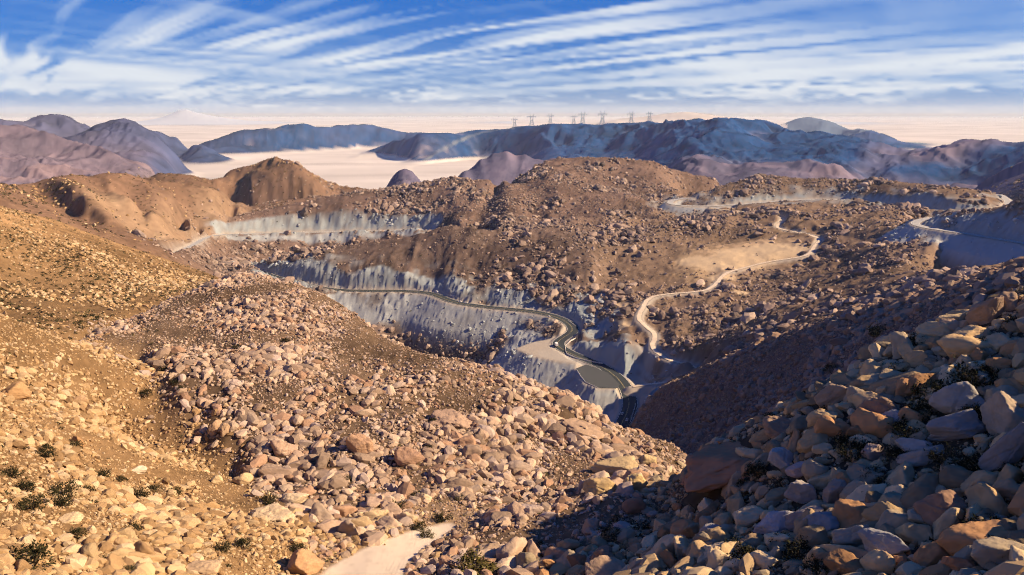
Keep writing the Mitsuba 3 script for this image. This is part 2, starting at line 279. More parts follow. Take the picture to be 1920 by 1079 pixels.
NA, NR, AM = 400, 640, 0.74
ga, gl = np.linspace(-AM, AM, NA), np.linspace(math.log(4), math.log(80000), NR)
GA, GL = np.meshgrid(ga, gl, indexing='ij')
gt = rbf(np.c_[GA.ravel() * SA, GL.ravel()]).reshape(NA, NR)
gt = gaussian_filter(gt, (0.7, 0.5))
kd = cKDTree(np.c_[pts[:, 0] * SA, pts[:, 1]])
near_tag = tags[kd.query(np.c_[GA.ravel() * SA, GL.ravel()])[1]].reshape(NA, NR)
zone_grid = {z: gaussian_filter((near_tag == i).astype(np.float32), (3, 2.5)) for i, z in enumerate(ZONES)}


def grid_at(g, a, l, order=1):
    i = (np.clip(a, -AM, AM) + AM) / (2 * AM) * (NA - 1)
    j = (np.clip(l, gl[0], gl[-1]) - gl[0]) / (gl[-1] - gl[0]) * (NR - 1)
    return map_coordinates(g, [i, j], order=order, mode='nearest')


def place(u, v, r):
    a, t = bearing(u, v)
    return np.array([r * math.sin(a), r * math.cos(a), t * r])


def road_curve(line, n=500, close=0):
    P = np.array([place(*p) for p in line])
    s = np.r_[0, np.cumsum(np.linalg.norm(np.diff(P[:, :2], axis=0), axis=1))]
    q = np.linspace(0, s[-1], n)
    xy = CubicSpline(s, P[:, :2])(q)
    z = gaussian_filter(np.interp(q, s, P[:, 2]), n * 0.02, mode='nearest')
    return np.c_[xy, z]


# name: (curve, half width of the bed, cut slope, fill slope, reach)
WASH = np.array([place(*p) for p in [(640, 1120, 128), (680, 1079, 141), (722, 1043, 153), (785, 1012, 165), (835, 990, 173)]])
WASHC = np.c_[CubicSpline([0, 1, 2, 3, 4], WASH)(np.linspace(0, 4, 200)), np.interp(np.linspace(0, 4, 200), [0, 1, 2, 3, 4], [10, 8.0, 6.0, 4.0, 2.0])]
ROADS = {'highway': (road_curve(HWY, 900), 11.0, 1.5, 0.66, 80), 'loop': (road_curve(RD2, 500), 8.0, 1.1, 0.62, 48),
         'upper': (road_curve(UPR, 600), 9.0, 1.0, 0.62, 60), 'lower': (road_curve(LWR, 500), 8.5, 1.1, 0.64, 56), 'dirt': (road_curve(DIRT, 900), 4.5, 0.9, 0.6, 14), 'bend': (road_curve(RD3, 400), 7.5, 0.8, 0.6, 19)}


def poly_dist(poly, q):
    """Distance outside the polygon, 0 within."""
    d = np.full(len(q), 1e9)
    inside = np.zeros(len(q), bool)
    for a, b in zip(poly, np.roll(poly, -1, 0)):
        e = b - a
        s = np.clip(((q - a) @ e) / (e @ e), 0, 1)
        d = np.minimum(d, np.linalg.norm(q - a - s[:, None] * e, axis=1))
        cross = ((a[1] > q[:, 1]) != (b[1] > q[:, 1])) & (q[:, 0] < (b[0] - a[0]) * (q[:, 1] - a[1]) / (b[1] - a[1] + 1e-12) + a[0])
        inside ^= cross
    return np.where(inside, 0, d)


def pad(px, z):
    out = []
    for u, v in px:
        a, t = bearing(u, v)
        out.append((z / t * math.sin(a), z / t * math.cos(a)))
    return np.array(out)


def hwy_z(u, v, r):
    q, c = place(u, v, r), ROADS['highway'][0]
    return c[np.linalg.norm(c[:, :2] - q[:2], axis=1).argmin(), 2]


Z_TURN, Z_LAY, Z_FORK = hwy_z(1047, 646, 1020), hwy_z(1134, 690, 935), hwy_z(1178, 735, 868)
LAYBY = pad([(1080, 692), (1100, 684), (1140, 700), (1162, 722), (1158, 729), (1120, 728), (1096, 718)], Z_LAY)
PADS = [(pad([(968, 654), (1000, 642), (1042, 634), (1036, 650), (1062, 673), (1092, 684), (1040, 676), (1000, 668)], Z_TURN), Z_TURN, 0.7, 'sand'),
        (LAYBY, Z_LAY, 0.75, 'asphalt'), (pad([(1168, 716), (1196, 712), (1216, 728), (1212, 744), (1182, 744)], Z_FORK), Z_FORK, 0.7, 'sand')]


CRESTS = np.array(crests)
CREST_TREE = cKDTree(CRESTS)


def roughness(x, y, r, Z, z0):
    """Relief that the survey lines leave out, in metres."""
    p = np.stack([x, y, 0 * x], -1)

    def ridged(scale, oct_, seed, warp=0.0):
        q = p / scale
        if warp:
            q = q + warp * (np.stack([meshkit.noise(q * 1.3, seed + 50), meshkit.noise(q * 1.3 + 7, seed + 51), 0 * x], -1) - 0.5)
        return sum(0.5 ** o * (1 - np.abs(2 * meshkit.noise(q * 2 ** o, seed + o) - 1)) for o in range(oct_)) / (2 - 0.5 ** (oct_ - 1))

    out = np.zeros_like(x)
    global RIDGE
    dc, ic = CREST_TREE.query(np.c_[np.arctan2(x, y) * 4.0, np.log(r)])
    ctr = np.clip((dc - 0.09 * np.clip((np.log(r) - CRESTS[ic, 1]) / 0.01, 0, 1)) / 0.055, 0.22, 1)
    far = ctr * np.clip((z0 - ZB - 4) / 110, 0, 1) * (r > 2600) * (1 - np.clip((r - 9000) / 4000, 0, 0.9))
    m = far > 0.01
    def masked(m, fn):
        nonlocal p
        keep_p, keep_x = p, None
        p = p[m]
        val = fn()
        p = keep_p
        return val
    def add(m, amp, fn):
        nonlocal p, x
        if m.any():
            kp, kx = p, x
            p, x = p[m], x[m]
            val = fn()
            p, x = kp, kx
            out[m] += amp[m] * val
    add(m, far * np.clip(r / 6000, 0.7, 1.0), lambda: 185 * (ridged(520, 6, 3, 0.7) - 0.74) + 105 * (ridged(165, 4, 23, 0.5) - 0.62))
    RIDGE = out / np.maximum(far, 0.05)
    rock = ctr * (Z['E'] + Z['Fh'] + Z['G'])
    m = rock > 0.01
    add(m, rock, lambda: 58 * (ridged(330, 5, 31, 0.6) - 0.68) + 12 * (ridged(38, 3, 37, 0.5) - 0.6) + 2.6 * (ridged(11, 2, 41) - 0.5))
    sm = Z['J'] + Z['JJ']
    m = sm > 0.01
    add(m, ctr * (Z['J'] * 0.7 + Z['JJ'] * 0.7), lambda: 17 * (ridged(300, 4, 61, 0.7) - 0.72) + 2.5 * (ridged(50, 3, 67) - 0.6))
    add(m, ctr * (Z['JJ'] * 1.0 + 0.35 * Z['J']), lambda: 30 * (1 - np.abs(2 * meshkit.fbm(np.stack([(p[:, 0] * .67 + p[:, 1] * .74) / 115 + 1.2 * meshkit.noise(p / 400, 8), (p[:, 0] * .74 - p[:, 1] * .67) / 900, 0 * p[:, 0]], -1), 2, 64) - 1) - 0.80))
    add(m, ctr * Z['JJ'] * np.clip((r - 2200) / 200, 0, 1), lambda: 40 * (ridged(190, 4, 63, 0.6) - 0.74))
    add(m, sm, lambda: 1.0 * (ridged(9, 2, 71) - 0.5))
    nr = Z['A'] + Z['B'] + Z['C'] + Z['D']
    m = nr > 0.01
    add(m, nr * (0.55 + 0.45 * (Z['C'] + Z['B'])), lambda: 6 * (ridged(60, 3, 81, 0.5) - 0.62) + 2.2 * (ridged(14, 3, 87) - 0.6))
    return out


def terrain(a, l, detail=True):
    """z and the material weights at azimuth a and ln r = l."""
    r = np.exp(l)
    z = grid_at(gt, a, l, 1) * r
    Z = {k: grid_at(g, a, l) for k, g in zone_grid.items()}
    x, y = r * np.sin(a), r * np.cos(a)
    if detail:
        z = z + roughness(x, y, r, Z, z)
    fb = (r > 2600).astype(float)
    hi_ = np.clip((z - ZB - 4) / 16, 0, 1)
    tot = Z['far'] + Z['basin']
    pale = (r > 9000) & (x > 0) & (np.arctan2(x, y) < 0.325) & (Z['basin'] > 0.5)
    Z['far'] = np.where(pale, 0, np.where(fb > 0, tot * hi_, Z['far'])); Z['basin'] = np.where(pale, tot, np.where(fb > 0, tot * (1 - hi_), Z['basin']))
    z = np.where(r > 3000, np.maximum(z, ZB - 6), z)
    cut, fill, bed = np.zeros_like(z), np.zeros_like(z), np.zeros_like(z)
    wob = meshkit.noise(np.stack([x, y, 0 * x], -1) / 16.0, 5) if detail else 0.5 + 0 * x
    wob2 = meshkit.fbm(np.stack([x, y, 0 * x], -1) / 55.0, 2, 6) if detail else 0.5 + 0 * x
    wsh = np.zeros_like(z)
    sel = np.nonzero((r > 90) & (r < 220))[0]
    d, i = cKDTree(WASHC[:, :2]).query(np.c_[x[sel], y[sel]])
    wsh[sel] = np.clip((WASHC[i, 3] * (0.8 + 0.4 * wob[sel]) - d) / 1.2 + 0.5, 0, 1)
    z[sel] = z[sel] + (np.clip(z[sel], WASHC[i, 2] - 0.15, WASHC[i, 2] + 0.15) - z[sel]) * np.clip(1.4 - d / (WASHC[i, 3] * 1.6), 0, 1)
    for poly, zp, fs, kind in PADS:
        sel = np.nonzero((np.abs(x - poly[:, 0].mean()) < 160) & (np.abs(y - poly[:, 1].mean()) < 160))[0]
        d = np.maximum(0, poly_dist(poly, np.c_[x[sel], y[sel]]) - 1.5)
        z1 = np.clip(z[sel], zp - fs * d, zp + 0.9 * d)
        fade = np.clip((70 - d) / 20, 0, 1)
        z1 = z[sel] + (z1 - z[sel]) * fade
        fill[sel] = np.maximum(fill[sel], np.clip((70 - d) / 20, 0, 1) * np.clip((zp - z1 - 0.5), 0, 1))
        bed[sel] = np.maximum(bed[sel], np.clip(1.5 - d / 2, 0, 1))
        z[sel] = z1
    for name, (c, w, cs, fs, reach) in ROADS.items():
        sel = np.nonzero((r > 700) & (r < 2100))[0]
        d, i = cKDTree(c[:, :2]).query(np.c_[x[sel], y[sel]], distance_upper_bound=reach)
        ok = np.isfinite(d)
        sel, d, i = sel[ok], d[ok], i[ok]
        e = np.maximum(d - w, 0)
        fade = np.clip((reach - d) / (reach * 0.3), 0, 1)
        k = 0.7 + 0.7 * wob[sel]
        hi, lo = c[i, 2] + cs * k * e, c[i, 2] - fs * e
        z1 = np.clip(z[sel], lo, hi)
        z1 = z[sel] + (z1 - z[sel]) * fade
        cut[sel] = np.maximum(cut[sel], np.clip((z[sel] - z1) / 2.5 - 0.5 + wob[sel], 0, 1) * (e > 0) * fade * (1 if reach > 20 else 0.25))
        fill[sel] = np.maximum(fill[sel], np.clip((z1 - z[sel]) / 2.5 - 0.5 + wob[sel], 0, 1) * (e > 0) * fade * (1 if reach > 20 else 0.25))
        bed[sel] = np.maximum(bed[sel], np.clip(1.6 - e / 2.5, 0, 1))
        z[sel] = z1
        hgt = z1 - c[i, 2]
        big = (reach > 20) * (0.35 + 0.65 * (reach != 60) * 1.0) * np.clip((wob2[sel] - 0.30) * 5, 0.15, 1)
        cut[sel] = np.maximum(cut[sel], big * np.clip((12 + 38 * wob2[sel] + 8 * wob[sel] - d) / 6, 0, 1) * np.clip(hgt - 1, 0, 1) * fade)
        fill[sel] = np.maximum(fill[sel], big * np.clip((reach * (0.2 + 1.1 * wob2[sel]) + 10 * wob[sel] - d) / 12, 0, 1) * np.clip(-hgt - 0.5, 0, 1) * fade)
    face = np.clip(cut + 0.5 * fill, 0, 1) * (1 - np.clip(bed, 0, 1))
    m = face > 0.02
    if detail and m.any():
        q = np.stack([x, y, z], -1)[m]
        z[m] += face[m] * (5.0 * (meshkit.fbm((q + 5 * (wob[m] - .5)[:, None]) / [8, 8, 9], 4, 91) - 0.5) + 3.0 * np.abs(2 * meshkit.noise(q / [3.2, 3.2, 5], 95) - 1) - 1.0)
    Z.update(wsh=wsh, cut=cut, fill=fill, bed=bed)
    return x, y, z, Z


def height(x, y):
    x, y = np.atleast_1d(x).astype(float), np.atleast_1d(y).astype(float)
    return terrain(np.arctan2(x, y), np.log(np.hypot(x, y)))[2]


# the sheet: fine where the view is, coarse behind
fine_a = np.linspace(-0.655, 0.655, 730)
coarse_a = np.r_[np.linspace(0.658, 0.9, 26)[1:], np.linspace(0.93, math.pi, 24)]
col = np.r_[-coarse_a[::-1], fine_a, coarse_a]
row = [8.0]
while row[-1] < 72000:
    q = row[-1]
    row.append(q * (1 + (0.03 if q < 60 else 0.0098 if q < 480 else 0.0045 if q < 2400 else 0.0042 if q < 7400 else 0.022)))
row = np.log(np.array(row))
CA, RL = np.meshgrid(col, row, indexing='ij')
X, Y, Zh, ZW = terrain(CA.ravel(), RL.ravel())
V = np.c_[X, Y, Zh]
nc, nr_ = len(col), len(row)
ii, jj = np.meshgrid(np.arange(nc - 1), np.arange(nr_ - 1), indexing='ij')
q0 = (ii * nr_ + jj).ravel()
FACES = np.vstack([np.c_[q0, q0 + nr_, q0 + nr_ + 1], np.c_[q0, q0 + nr_ + 1, q0 + 1]])[:, [0, 2, 1]]
fn = np.cross(V[FACES[:, 1]] - V[FACES[:, 0]], V[FACES[:, 2]] - V[FACES[:, 0]])
if fn[:, 2].mean() < 0:
    FACES = FACES[:, ::-1]; fn = -fn
VN = np.zeros_like(V)
for k in range(3):
    for c in range(3):
        VN[:, c] += np.bincount(FACES[:, k], fn[:, c], len(V))
VN /= np.linalg.norm(VN, axis=1, keepdims=True) + 1e-12

RR = np.hypot(X, Y)
# what of the ground can be seen from about the viewpoint
TT = (Zh / RR).reshape(nc, nr_)
seen = np.maximum.accumulate(TT, axis=1)
VIS = TT >= np.concatenate([np.full((nc, 1), -9.0), seen[:, :-1]], 1) - 0.006


def profile(u, v):
    """Where the line of sight of column u and row v meets the ground."""
    a, t = bearing(u, v)
    i = np.searchsorted(col, a) - 1
    f = (a - col[i]) / (col[i + 1] - col[i])
    pr = TT[i] * (1 - f) + TT[i + 1] * f
    k = np.nonzero((pr >= t) & (np.exp(row) > 60))[0][0]
    g = np.clip((t - pr[k - 1]) / (pr[k] - pr[k - 1] + 1e-12), 0, 1)
    r = math.exp(row[k - 1] * (1 - g) + row[k] * g)
    return np.array([r * math.sin(a), r * math.cos(a), t * r]), r




# ground colour: its material plus some painted shade and haze, mottled by noise
P3 = np.stack([X, Y, 0 * X], -1)
RR = np.hypot(X, Y)
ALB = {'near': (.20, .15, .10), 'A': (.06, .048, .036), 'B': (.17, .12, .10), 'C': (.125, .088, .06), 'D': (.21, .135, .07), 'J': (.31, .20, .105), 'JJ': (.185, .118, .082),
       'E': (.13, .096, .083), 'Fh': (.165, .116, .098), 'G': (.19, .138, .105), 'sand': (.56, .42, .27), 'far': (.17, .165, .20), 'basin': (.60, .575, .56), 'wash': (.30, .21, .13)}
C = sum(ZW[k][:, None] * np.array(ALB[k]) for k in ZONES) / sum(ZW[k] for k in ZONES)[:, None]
LR = np.log(RR)


def mottle(near, mid, far, octaves, seed):
    """Noise whose grain grows with the distance band: near hills, canyon, ranges."""
    w1, w2 = np.clip((LR - math.log(420)) / 0.5, 0, 1), np.clip((LR - math.log(2300)) / 0.5, 0, 1)
    out = np.zeros(len(P3))
    for w, sc in ((1 - w1, near), (w1 * (1 - w2), mid), (w2, far)):
        m = w > 0
        out[m] += w[m] * meshkit.fbm(P3[m] / sc, octaves, seed)
    return out


n1 = mottle(22, 70, 700, 3, 101)
n2 = mottle(1.6, 6, 70, 2, 111)
C = C * np.clip(0.30 + 0.72 * n1 + 0.70 * n2, .3, 1.7)[:, None]
jw = np.clip(ZW['J'], 0, 1) * np.clip((meshkit.fbm(P3 / 110, 3, 151) - 0.40) * 4, 0, 1)
C = C * (1 - 0.42 * jw[:, None] * np.clip((RR - 620) / 150, 0, 1)[:, None])
jl = np.clip(ZW['J'], 0, 1) * np.clip((760 - RR) / 200, 0, 1) * np.clip(0.2 + 1.5 * n1, 0, 1)  # shade and scrub of the lower ochre slope, put into its colour
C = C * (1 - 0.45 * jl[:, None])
steep = np.clip((1 - VN[:, 2] - 0.015) / 0.05, 0, 1) * np.clip(ZW['sand'], 0, 1) * (RR < 2600)
C = C * (1 - steep[:, None]) + np.array(ALB['JJ']) * 1.15 * steep[:, None]
slope = 1 - VN[:, 2]
mixin = lambda base, colr, w: base * (1 - w[:, None]) + np.array(colr) * w[:, None]
C = mixin(C, (.30, .355, .385), np.clip(ZW['cut'] * (0.35 + 1.1 * n2), 0, 1) * 0.9)
C = mixin(C, (.37, .41, .435), np.clip(ZW['fill'] * (0.35 + 0.8 * n1 + 0.45 * n2), 0, 1) * 0.9)
C = mixin(C, (.40, .365, .32), ZW['bed'] * 0.9)
C = mixin(C, (.66, .57, .46), ZW['wsh'] * np.clip(0.75 + 0.5 * n2, 0, 1))
# far ranges: the blue of distant haze put into the rock colour, pinkish on the left and in patches; the pale service track under the pylons
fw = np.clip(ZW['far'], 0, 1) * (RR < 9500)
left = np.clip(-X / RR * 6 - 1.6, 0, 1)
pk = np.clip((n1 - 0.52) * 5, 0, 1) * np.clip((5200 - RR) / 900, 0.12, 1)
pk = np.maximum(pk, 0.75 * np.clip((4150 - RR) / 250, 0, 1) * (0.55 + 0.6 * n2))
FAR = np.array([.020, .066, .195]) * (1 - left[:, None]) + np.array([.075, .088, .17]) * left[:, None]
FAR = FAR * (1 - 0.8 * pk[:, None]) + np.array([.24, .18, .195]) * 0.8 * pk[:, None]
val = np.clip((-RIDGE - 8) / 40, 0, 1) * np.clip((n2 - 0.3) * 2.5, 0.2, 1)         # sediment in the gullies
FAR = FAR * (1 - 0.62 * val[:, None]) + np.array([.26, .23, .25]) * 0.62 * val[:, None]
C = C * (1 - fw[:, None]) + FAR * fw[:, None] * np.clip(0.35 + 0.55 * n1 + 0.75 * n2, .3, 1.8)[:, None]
trk = np.array([profile(u, v)[0] for u, v in ((963, 241), (930, 244), (905, 248), (880, 256), (855, 267), (830, 280), (810, 292), (795, 301))])
trk = np.c_[[np.interp(np.linspace(0, 7, 400), np.arange(8), trk[:, j]) for j in range(3)]].T
sel = np.nonzero((RR > 4800) & (RR < 7400) & (X > -900) & (X < 200))[0]
dt, _ = cKDTree(trk).query(V[sel])
wt = np.zeros(len(V)); wt[sel] = np.clip(1.5 - dt / 15, 0, 1) * np.clip(n2[sel] * 2.2 - .3, 0, 1)
C = mixin(C, (.26, .29, .30), wt * 0.6)
bs = np.clip(ZW['basin'], 0, 1)
C = C * (1 - bs[:, None]) + np.array(ALB['basin']) * bs[:, None] * (0.82 + 0.36 * n1)[:, None]
band = meshkit.fbm(np.stack([X / 2600, Y / 700, 0 * X], -1), 4, 141)
C = C * (1 - bs * 0.22 * np.clip((band - 0.52) * 5, 0, 1) * np.clip((12000 - RR) / 5000, 0.15, 1))[:, None]
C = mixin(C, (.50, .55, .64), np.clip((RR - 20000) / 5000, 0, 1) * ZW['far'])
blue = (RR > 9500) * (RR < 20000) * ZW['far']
C = mixin(C, (.13, .19, .30), blue)  # hazy blue painted into the outlying hills


def spots(colr, where):
    """Patches of another colour: column, row, radius in metres."""
    global C
    for u, v, rad in where:
        P, _ = profile(u, v)
        d = np.hypot(V[:, 0] - P[0], V[:, 1] - P[1])
        C = mixin(C, colr, np.clip((rad * (0.55 + 0.9 * n1) - d) / (rad * 0.35) + 0.4 * (n2 - .5), 0, 1) * 0.9)
        CLEARED.append((P[0], P[1], rad))


CLEARED = []
spots((.52, .41, .28), [(1400, 482, 62), (1330, 496, 40), (1450, 472, 50), (1300, 490, 34), (1480, 466, 34), (1390, 548, 15), (1350, 520, 26), (1165, 575, 14), (1178, 610, 12)])
spots((.27, .32, .35), [(1108, 585, 30), (1122, 620, 26), (1090, 572, 24), (1150, 650, 22), (1170, 690, 20), (1130, 560, 26)])
CLEARED = CLEARED[:9]
C = np.clip(C, 0.01, 0.9)

scene['ground_matte'] = {'type': 'twosided', 'bsdf': {'type': 'diffuse', 'reflectance': {'type': 'mesh_attribute', 'name': 'vertex_color'}}}


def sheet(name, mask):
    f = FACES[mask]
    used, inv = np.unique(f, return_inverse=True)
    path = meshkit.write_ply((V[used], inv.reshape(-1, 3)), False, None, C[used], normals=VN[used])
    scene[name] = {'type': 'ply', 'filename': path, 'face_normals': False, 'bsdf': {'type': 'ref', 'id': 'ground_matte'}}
    labels[name] = {'kind': 'structure'}


ztag = np.stack([ZW[k] for k in ZONES], 0).argmax(0)
ztag[ZW['wsh'] > 0.5] = ZONES.index('wash')
ztag[(ztag == ZONES.index('wash')) & (ZW['wsh'] <= 0.5)] = ZONES.index('C')
ztag = ztag[FACES[:, 0]]
idx = {k: i for i, k in enumerate(ZONES)}
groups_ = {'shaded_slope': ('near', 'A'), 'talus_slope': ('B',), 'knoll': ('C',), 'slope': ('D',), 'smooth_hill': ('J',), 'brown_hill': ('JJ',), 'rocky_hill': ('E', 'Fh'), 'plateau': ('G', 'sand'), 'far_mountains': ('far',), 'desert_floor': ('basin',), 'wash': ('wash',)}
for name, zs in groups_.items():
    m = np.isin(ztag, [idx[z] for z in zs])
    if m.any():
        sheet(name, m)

# ------------------------------------------------------------------ rocks
rng = np.random.default_rng(11)
scene['rock_matte'] = {'type': 'twosided', 'bsdf': {'type': 'bumpmap', 'scale': 0.16, 'arbitrary': mikit.proc(lambda p, n, uv: mikit.fbm(p.x * 2.2, p.y * 2.2, p.z * 3.0, 4), eps=0.03),
                                                  'bsdf': {'type': 'diffuse', 'reflectance': {'type': 'mesh_attribute', 'name': 'vertex_color'}}}}


def shape_radius(dirs, seed, planes=12, p=9.0, lump=0.12):
    """A boulder as radius over direction: a soft intersection of random half spaces with some lumps."""
    g = np.random.default_rng(seed)
    n = g.normal(size=(planes, 3)); n /= np.linalg.norm(n, axis=1, keepdims=True)
    dist = g.uniform(0.62, 1.0, planes)
    q = np.maximum(dirs @ n.T / dist, 0)
    r = 1 / (np.sum(q ** p, axis=1) ** (1 / p) + 1e-6)
    r = np.minimum(r, 1.35)
    if lump:
        r = r * (1 + lump * (meshkit.fbm(dirs * 2.1 + seed, 3, seed) - 0.5) * 2)
    return r


def protos(mesh, n, seed, **kw):
    return [(mesh.vertices * shape_radius(mesh.vertices, seed + k, **kw)[:, None]) for k in range(n)]


def dome():
    a5 = np.arange(5) * 2 * math.pi / 5
    v = np.vstack([[[0, 0, 1]], np.c_[np.cos(a5) * .86, np.sin(a5) * .86, 0 * a5 + .42], np.c_[np.cos(a5 + .6) * .98, np.sin(a5 + .6) * .98, 0 * a5 - .5]])
    i = np.arange(5); j = (i + 1) % 5
    f = np.vstack([np.c_[0 * i, 1 + i, 1 + j], np.c_[1 + i, 6 + i, 1 + j], np.c_[1 + j, 6 + i, 6 + j]])
    return trimesh.Trimesh(v / np.linalg.norm(v, axis=1, keepdims=True), f, process=False)


ICO1, ICO2, ICO3, ICO4 = (trimesh.creation.icosphere(k) for k in (1, 2, 3, 4))
DOME = dome()
SMALL, MEDIUM, BIG = protos(DOME, 30, 500, planes=7, p=40.0, lump=0), protos(ICO1, 40, 600, planes=7, p=50.0, lump=0.12), protos(ICO3, 60, 700, planes=8, p=50.0, lump=0.2)

PAL = {'A': [(.42, .31, .18), (.31, .235, .15), (.47, .34, .19), (.36, .21, .11), (.22, .175, .115), (.52, .41, .255), (.33, .275, .195)],
       'B': [(.30, .21, .155), (.23, .18, .15), (.36, .25, .175), (.28, .22, .18)],
       'C': [(.41, .31, .235), (.35, .26, .20), (.46, .36, .275), (.33, .215, .15), (.41, .33, .285), (.27, .205, .16)],
       'D': [(.42, .295, .165), (.46, .34, .20), (.35, .235, .125), (.50, .385, .25), (.28, .185, .10)],
       'E': [(.28, .215, .185), (.22, .172, .152), (.33, .255, .215), (.165, .135, .125), (.38, .305, .26)],
       'cut': [(.36, .41, .44), (.46, .50, .52), (.28, .32, .35)]}
PAL['Fh'] = PAL['G'] = PAL['E']; PAL['J'] = PAL['JJ'] = PAL['D']
NAMES = {'A': ['grey-beige', 'grey', 'pale tan', 'brown', 'dark grey', 'pale', 'blue-grey'], 'C': ['tan', 'brown-tan', 'pale tan', 'rust-brown', 'pinkish', 'brown'], 'D': ['ochre', 'pale ochre', 'golden brown', 'cream', 'brown']}
# zone: (coverage, smallest, largest, exponent, fewest pixels worth building)
MIX = {'A': (1.05, .36, 3.9, 2.4, 2.2), 'B': (.85, .9, 5.0, 2.6, 3.0), 'C': (1.05, .55, 4.0, 2.55, 3.3), 'D': (.95, .40, 2.4, 2.45, 3.2),
       'E': (.36, 1.7, 12, 2.6, 2.4), 'Fh': (.32, 2.4, 13, 2.6, 2.4), 'G': (.27, 1.8, 12, 2.6, 2.5), 'J': (.05, .8, 3, 2.9, 2.4), 'JJ': (.02, 2.5, 6, 2.9, 2.6)}


def rotations(n, g, tilt=0.35, normal=None):
    """Random yaw about z, then a tilt, as (n, 3, 3)."""
    y = g.uniform(0, 2 * math.pi, n)
    c, s, o, e = np.cos(y), np.sin(y), np.zeros(n), np.ones(n)
    Rz = np.stack([np.stack([c, -s, o], -1), np.stack([s, c, o], -1), np.stack([o, o, e], -1)], 1)
    ax = g.normal(0, tilt, (n, 2))
    if normal is not None:
        ax = ax * 0.6 + np.c_[-normal[:, 1], normal[:, 0]] * 0.8
    w = np.c_[ax, np.zeros(n)]
    th = np.linalg.norm(w, axis=1) + 1e-9
    k = w / th[:, None]
    K = np.zeros((n, 3, 3))
    K[:, 0, 1], K[:, 0, 2], K[:, 1, 0], K[:, 1, 2], K[:, 2, 0], K[:, 2, 1] = -k[:, 2], k[:, 1], k[:, 2], -k[:, 0], -k[:, 1], k[:, 0]
    R = np.eye(3) + np.sin(th)[:, None, None] * K + (1 - np.cos(th))[:, None, None] * (K @ K)
    return R @ Rz


XG, YG, ZG = X.reshape(nc, nr_), Y.reshape(nc, nr_), Zh.reshape(nc, nr_)
qa, qr = np.diff(col)[:, None], np.diff(np.exp(row))[None]
QA = (qa * qr * np.exp(row)[None, :-1])
qv = VIS[:-1, :-1] & (np.abs(col[:-1, None]) < 0.645) & (TT[:-1, :-1] > -0.70) & (np.exp(row)[None, :-1] > 60)
NG = VN.reshape(nc, nr_, 3)
zg = {k: ZW[k].reshape(nc, nr_)[:-1, :-1] for k in list(MIX) + ['cut', 'fill', 'bed', 'wsh']}
patch = meshkit.fbm(P3 / np.where(RR < 600, 26, 120)[:, None], 3, 301).reshape(nc, nr_)[:-1, :-1]
zg['C'] = zg['C'] + 0.6 * ZW['wash'].reshape(nc, nr_)[:-1, :-1]
zg['D'] = zg['D'] + 0.4 * ZW['wash'].reshape(nc, nr_)[:-1, :-1]
bare = np.ones_like(QA)
for px_, py_, rad_ in CLEARED:
    bare *= 1 - 0.85 * (np.hypot(XG[:-1, :-1] - px_, YG[:-1, :-1] - py_) < rad_ * 0.8)
clear = bare * np.clip(1 - zg['bed'] * 1.2, 0, 1) * np.clip(1 - zg['wsh'] * 1.3, 0.012, 1) * (1 - 0.55 * zg['cut']) * (1 - 0.6 * zg['fill'])
ROCK = []                                     # x, y, z, size, zone index, normal
for zi, (zn, (cov, s0, s1, q, px)) in enumerate(MIX.items()):
    rr = np.broadcast_to(np.exp(row)[None, :-1], QA.shape)
    dens = cov * QA * zg[zn] * qv * clear
    if zn in 'CDEFhGJJ':
        dens = dens * (np.clip((patch - 0.26) * 4.6, 0.55, 1.4) if zn in 'CD' else np.clip((patch - 0.40) * 8, 0.28, 2.0))
    lo = np.maximum(s0, px * rr / 1500)
    if zn == 'C':
        dens = dens * np.interp(rr, [285, 330], [1, 1.8])
    if zn == 'J':
        dens = dens * 2
    A1, A2 = 3 - q, 1 - q
    m2 = np.where(lo < s1 * .98, (A2 / A1) * (s1 ** A1 - lo ** A1) / (s1 ** A2 - lo ** A2), lo ** 2)
    lam = np.where(lo < s1 * .98, dens / (0.55 * m2), 0)
    cnt = rng.poisson(lam)
    i, j = np.nonzero(cnt)
    i, j = np.repeat(i, cnt[i, j]), np.repeat(j, cnt[i, j])
    fu, fv = rng.uniform(size=len(i)), rng.uniform(size=len(i))
    bl = lambda G: (G[i, j] * (1 - fu) * (1 - fv) + G[i + 1, j] * fu * (1 - fv) + G[i, j + 1] * (1 - fu) * fv + G[i + 1, j + 1] * fu * fv)
    u = rng.uniform(size=len(i))
    px3 = np.stack([bl(XG), bl(YG), 0 * fu], -1)
    big_ = 0.45 + 1.15 * np.clip((meshkit.fbm(px3 / (16 if zn in 'ABCD' else 70), 2, 333) - 0.3) * 2.2, 0, 1)
    if zn == 'C':
        big_ = big_ * np.interp(np.hypot(px3[:, 0], px3[:, 1]), [285, 330], [1, 0.62])
    s = big_ * (lo[i, j] ** A2 + u * (s1 ** A2 - lo[i, j] ** A2)) ** (1 / A2)
    zone = np.where(zg['cut'][i, j] + zg['fill'][i, j] > 0.5, 99, zi)
    ROCK.append(np.c_[bl(XG), bl(YG), bl(ZG), s, zone, NG[i, j]])
ROCK = np.vstack(ROCK)
ROCK[:, 3] *= np.where(ROCK[:, 4] == 99, 0.6, 1)
# big ones first; one that would sit inside a bigger one is dropped
ROCK = ROCK[np.argsort(-ROCK[:, 3] / np.hypot(ROCK[:, 0], ROCK[:, 1]))]
MZ = list(MIX)


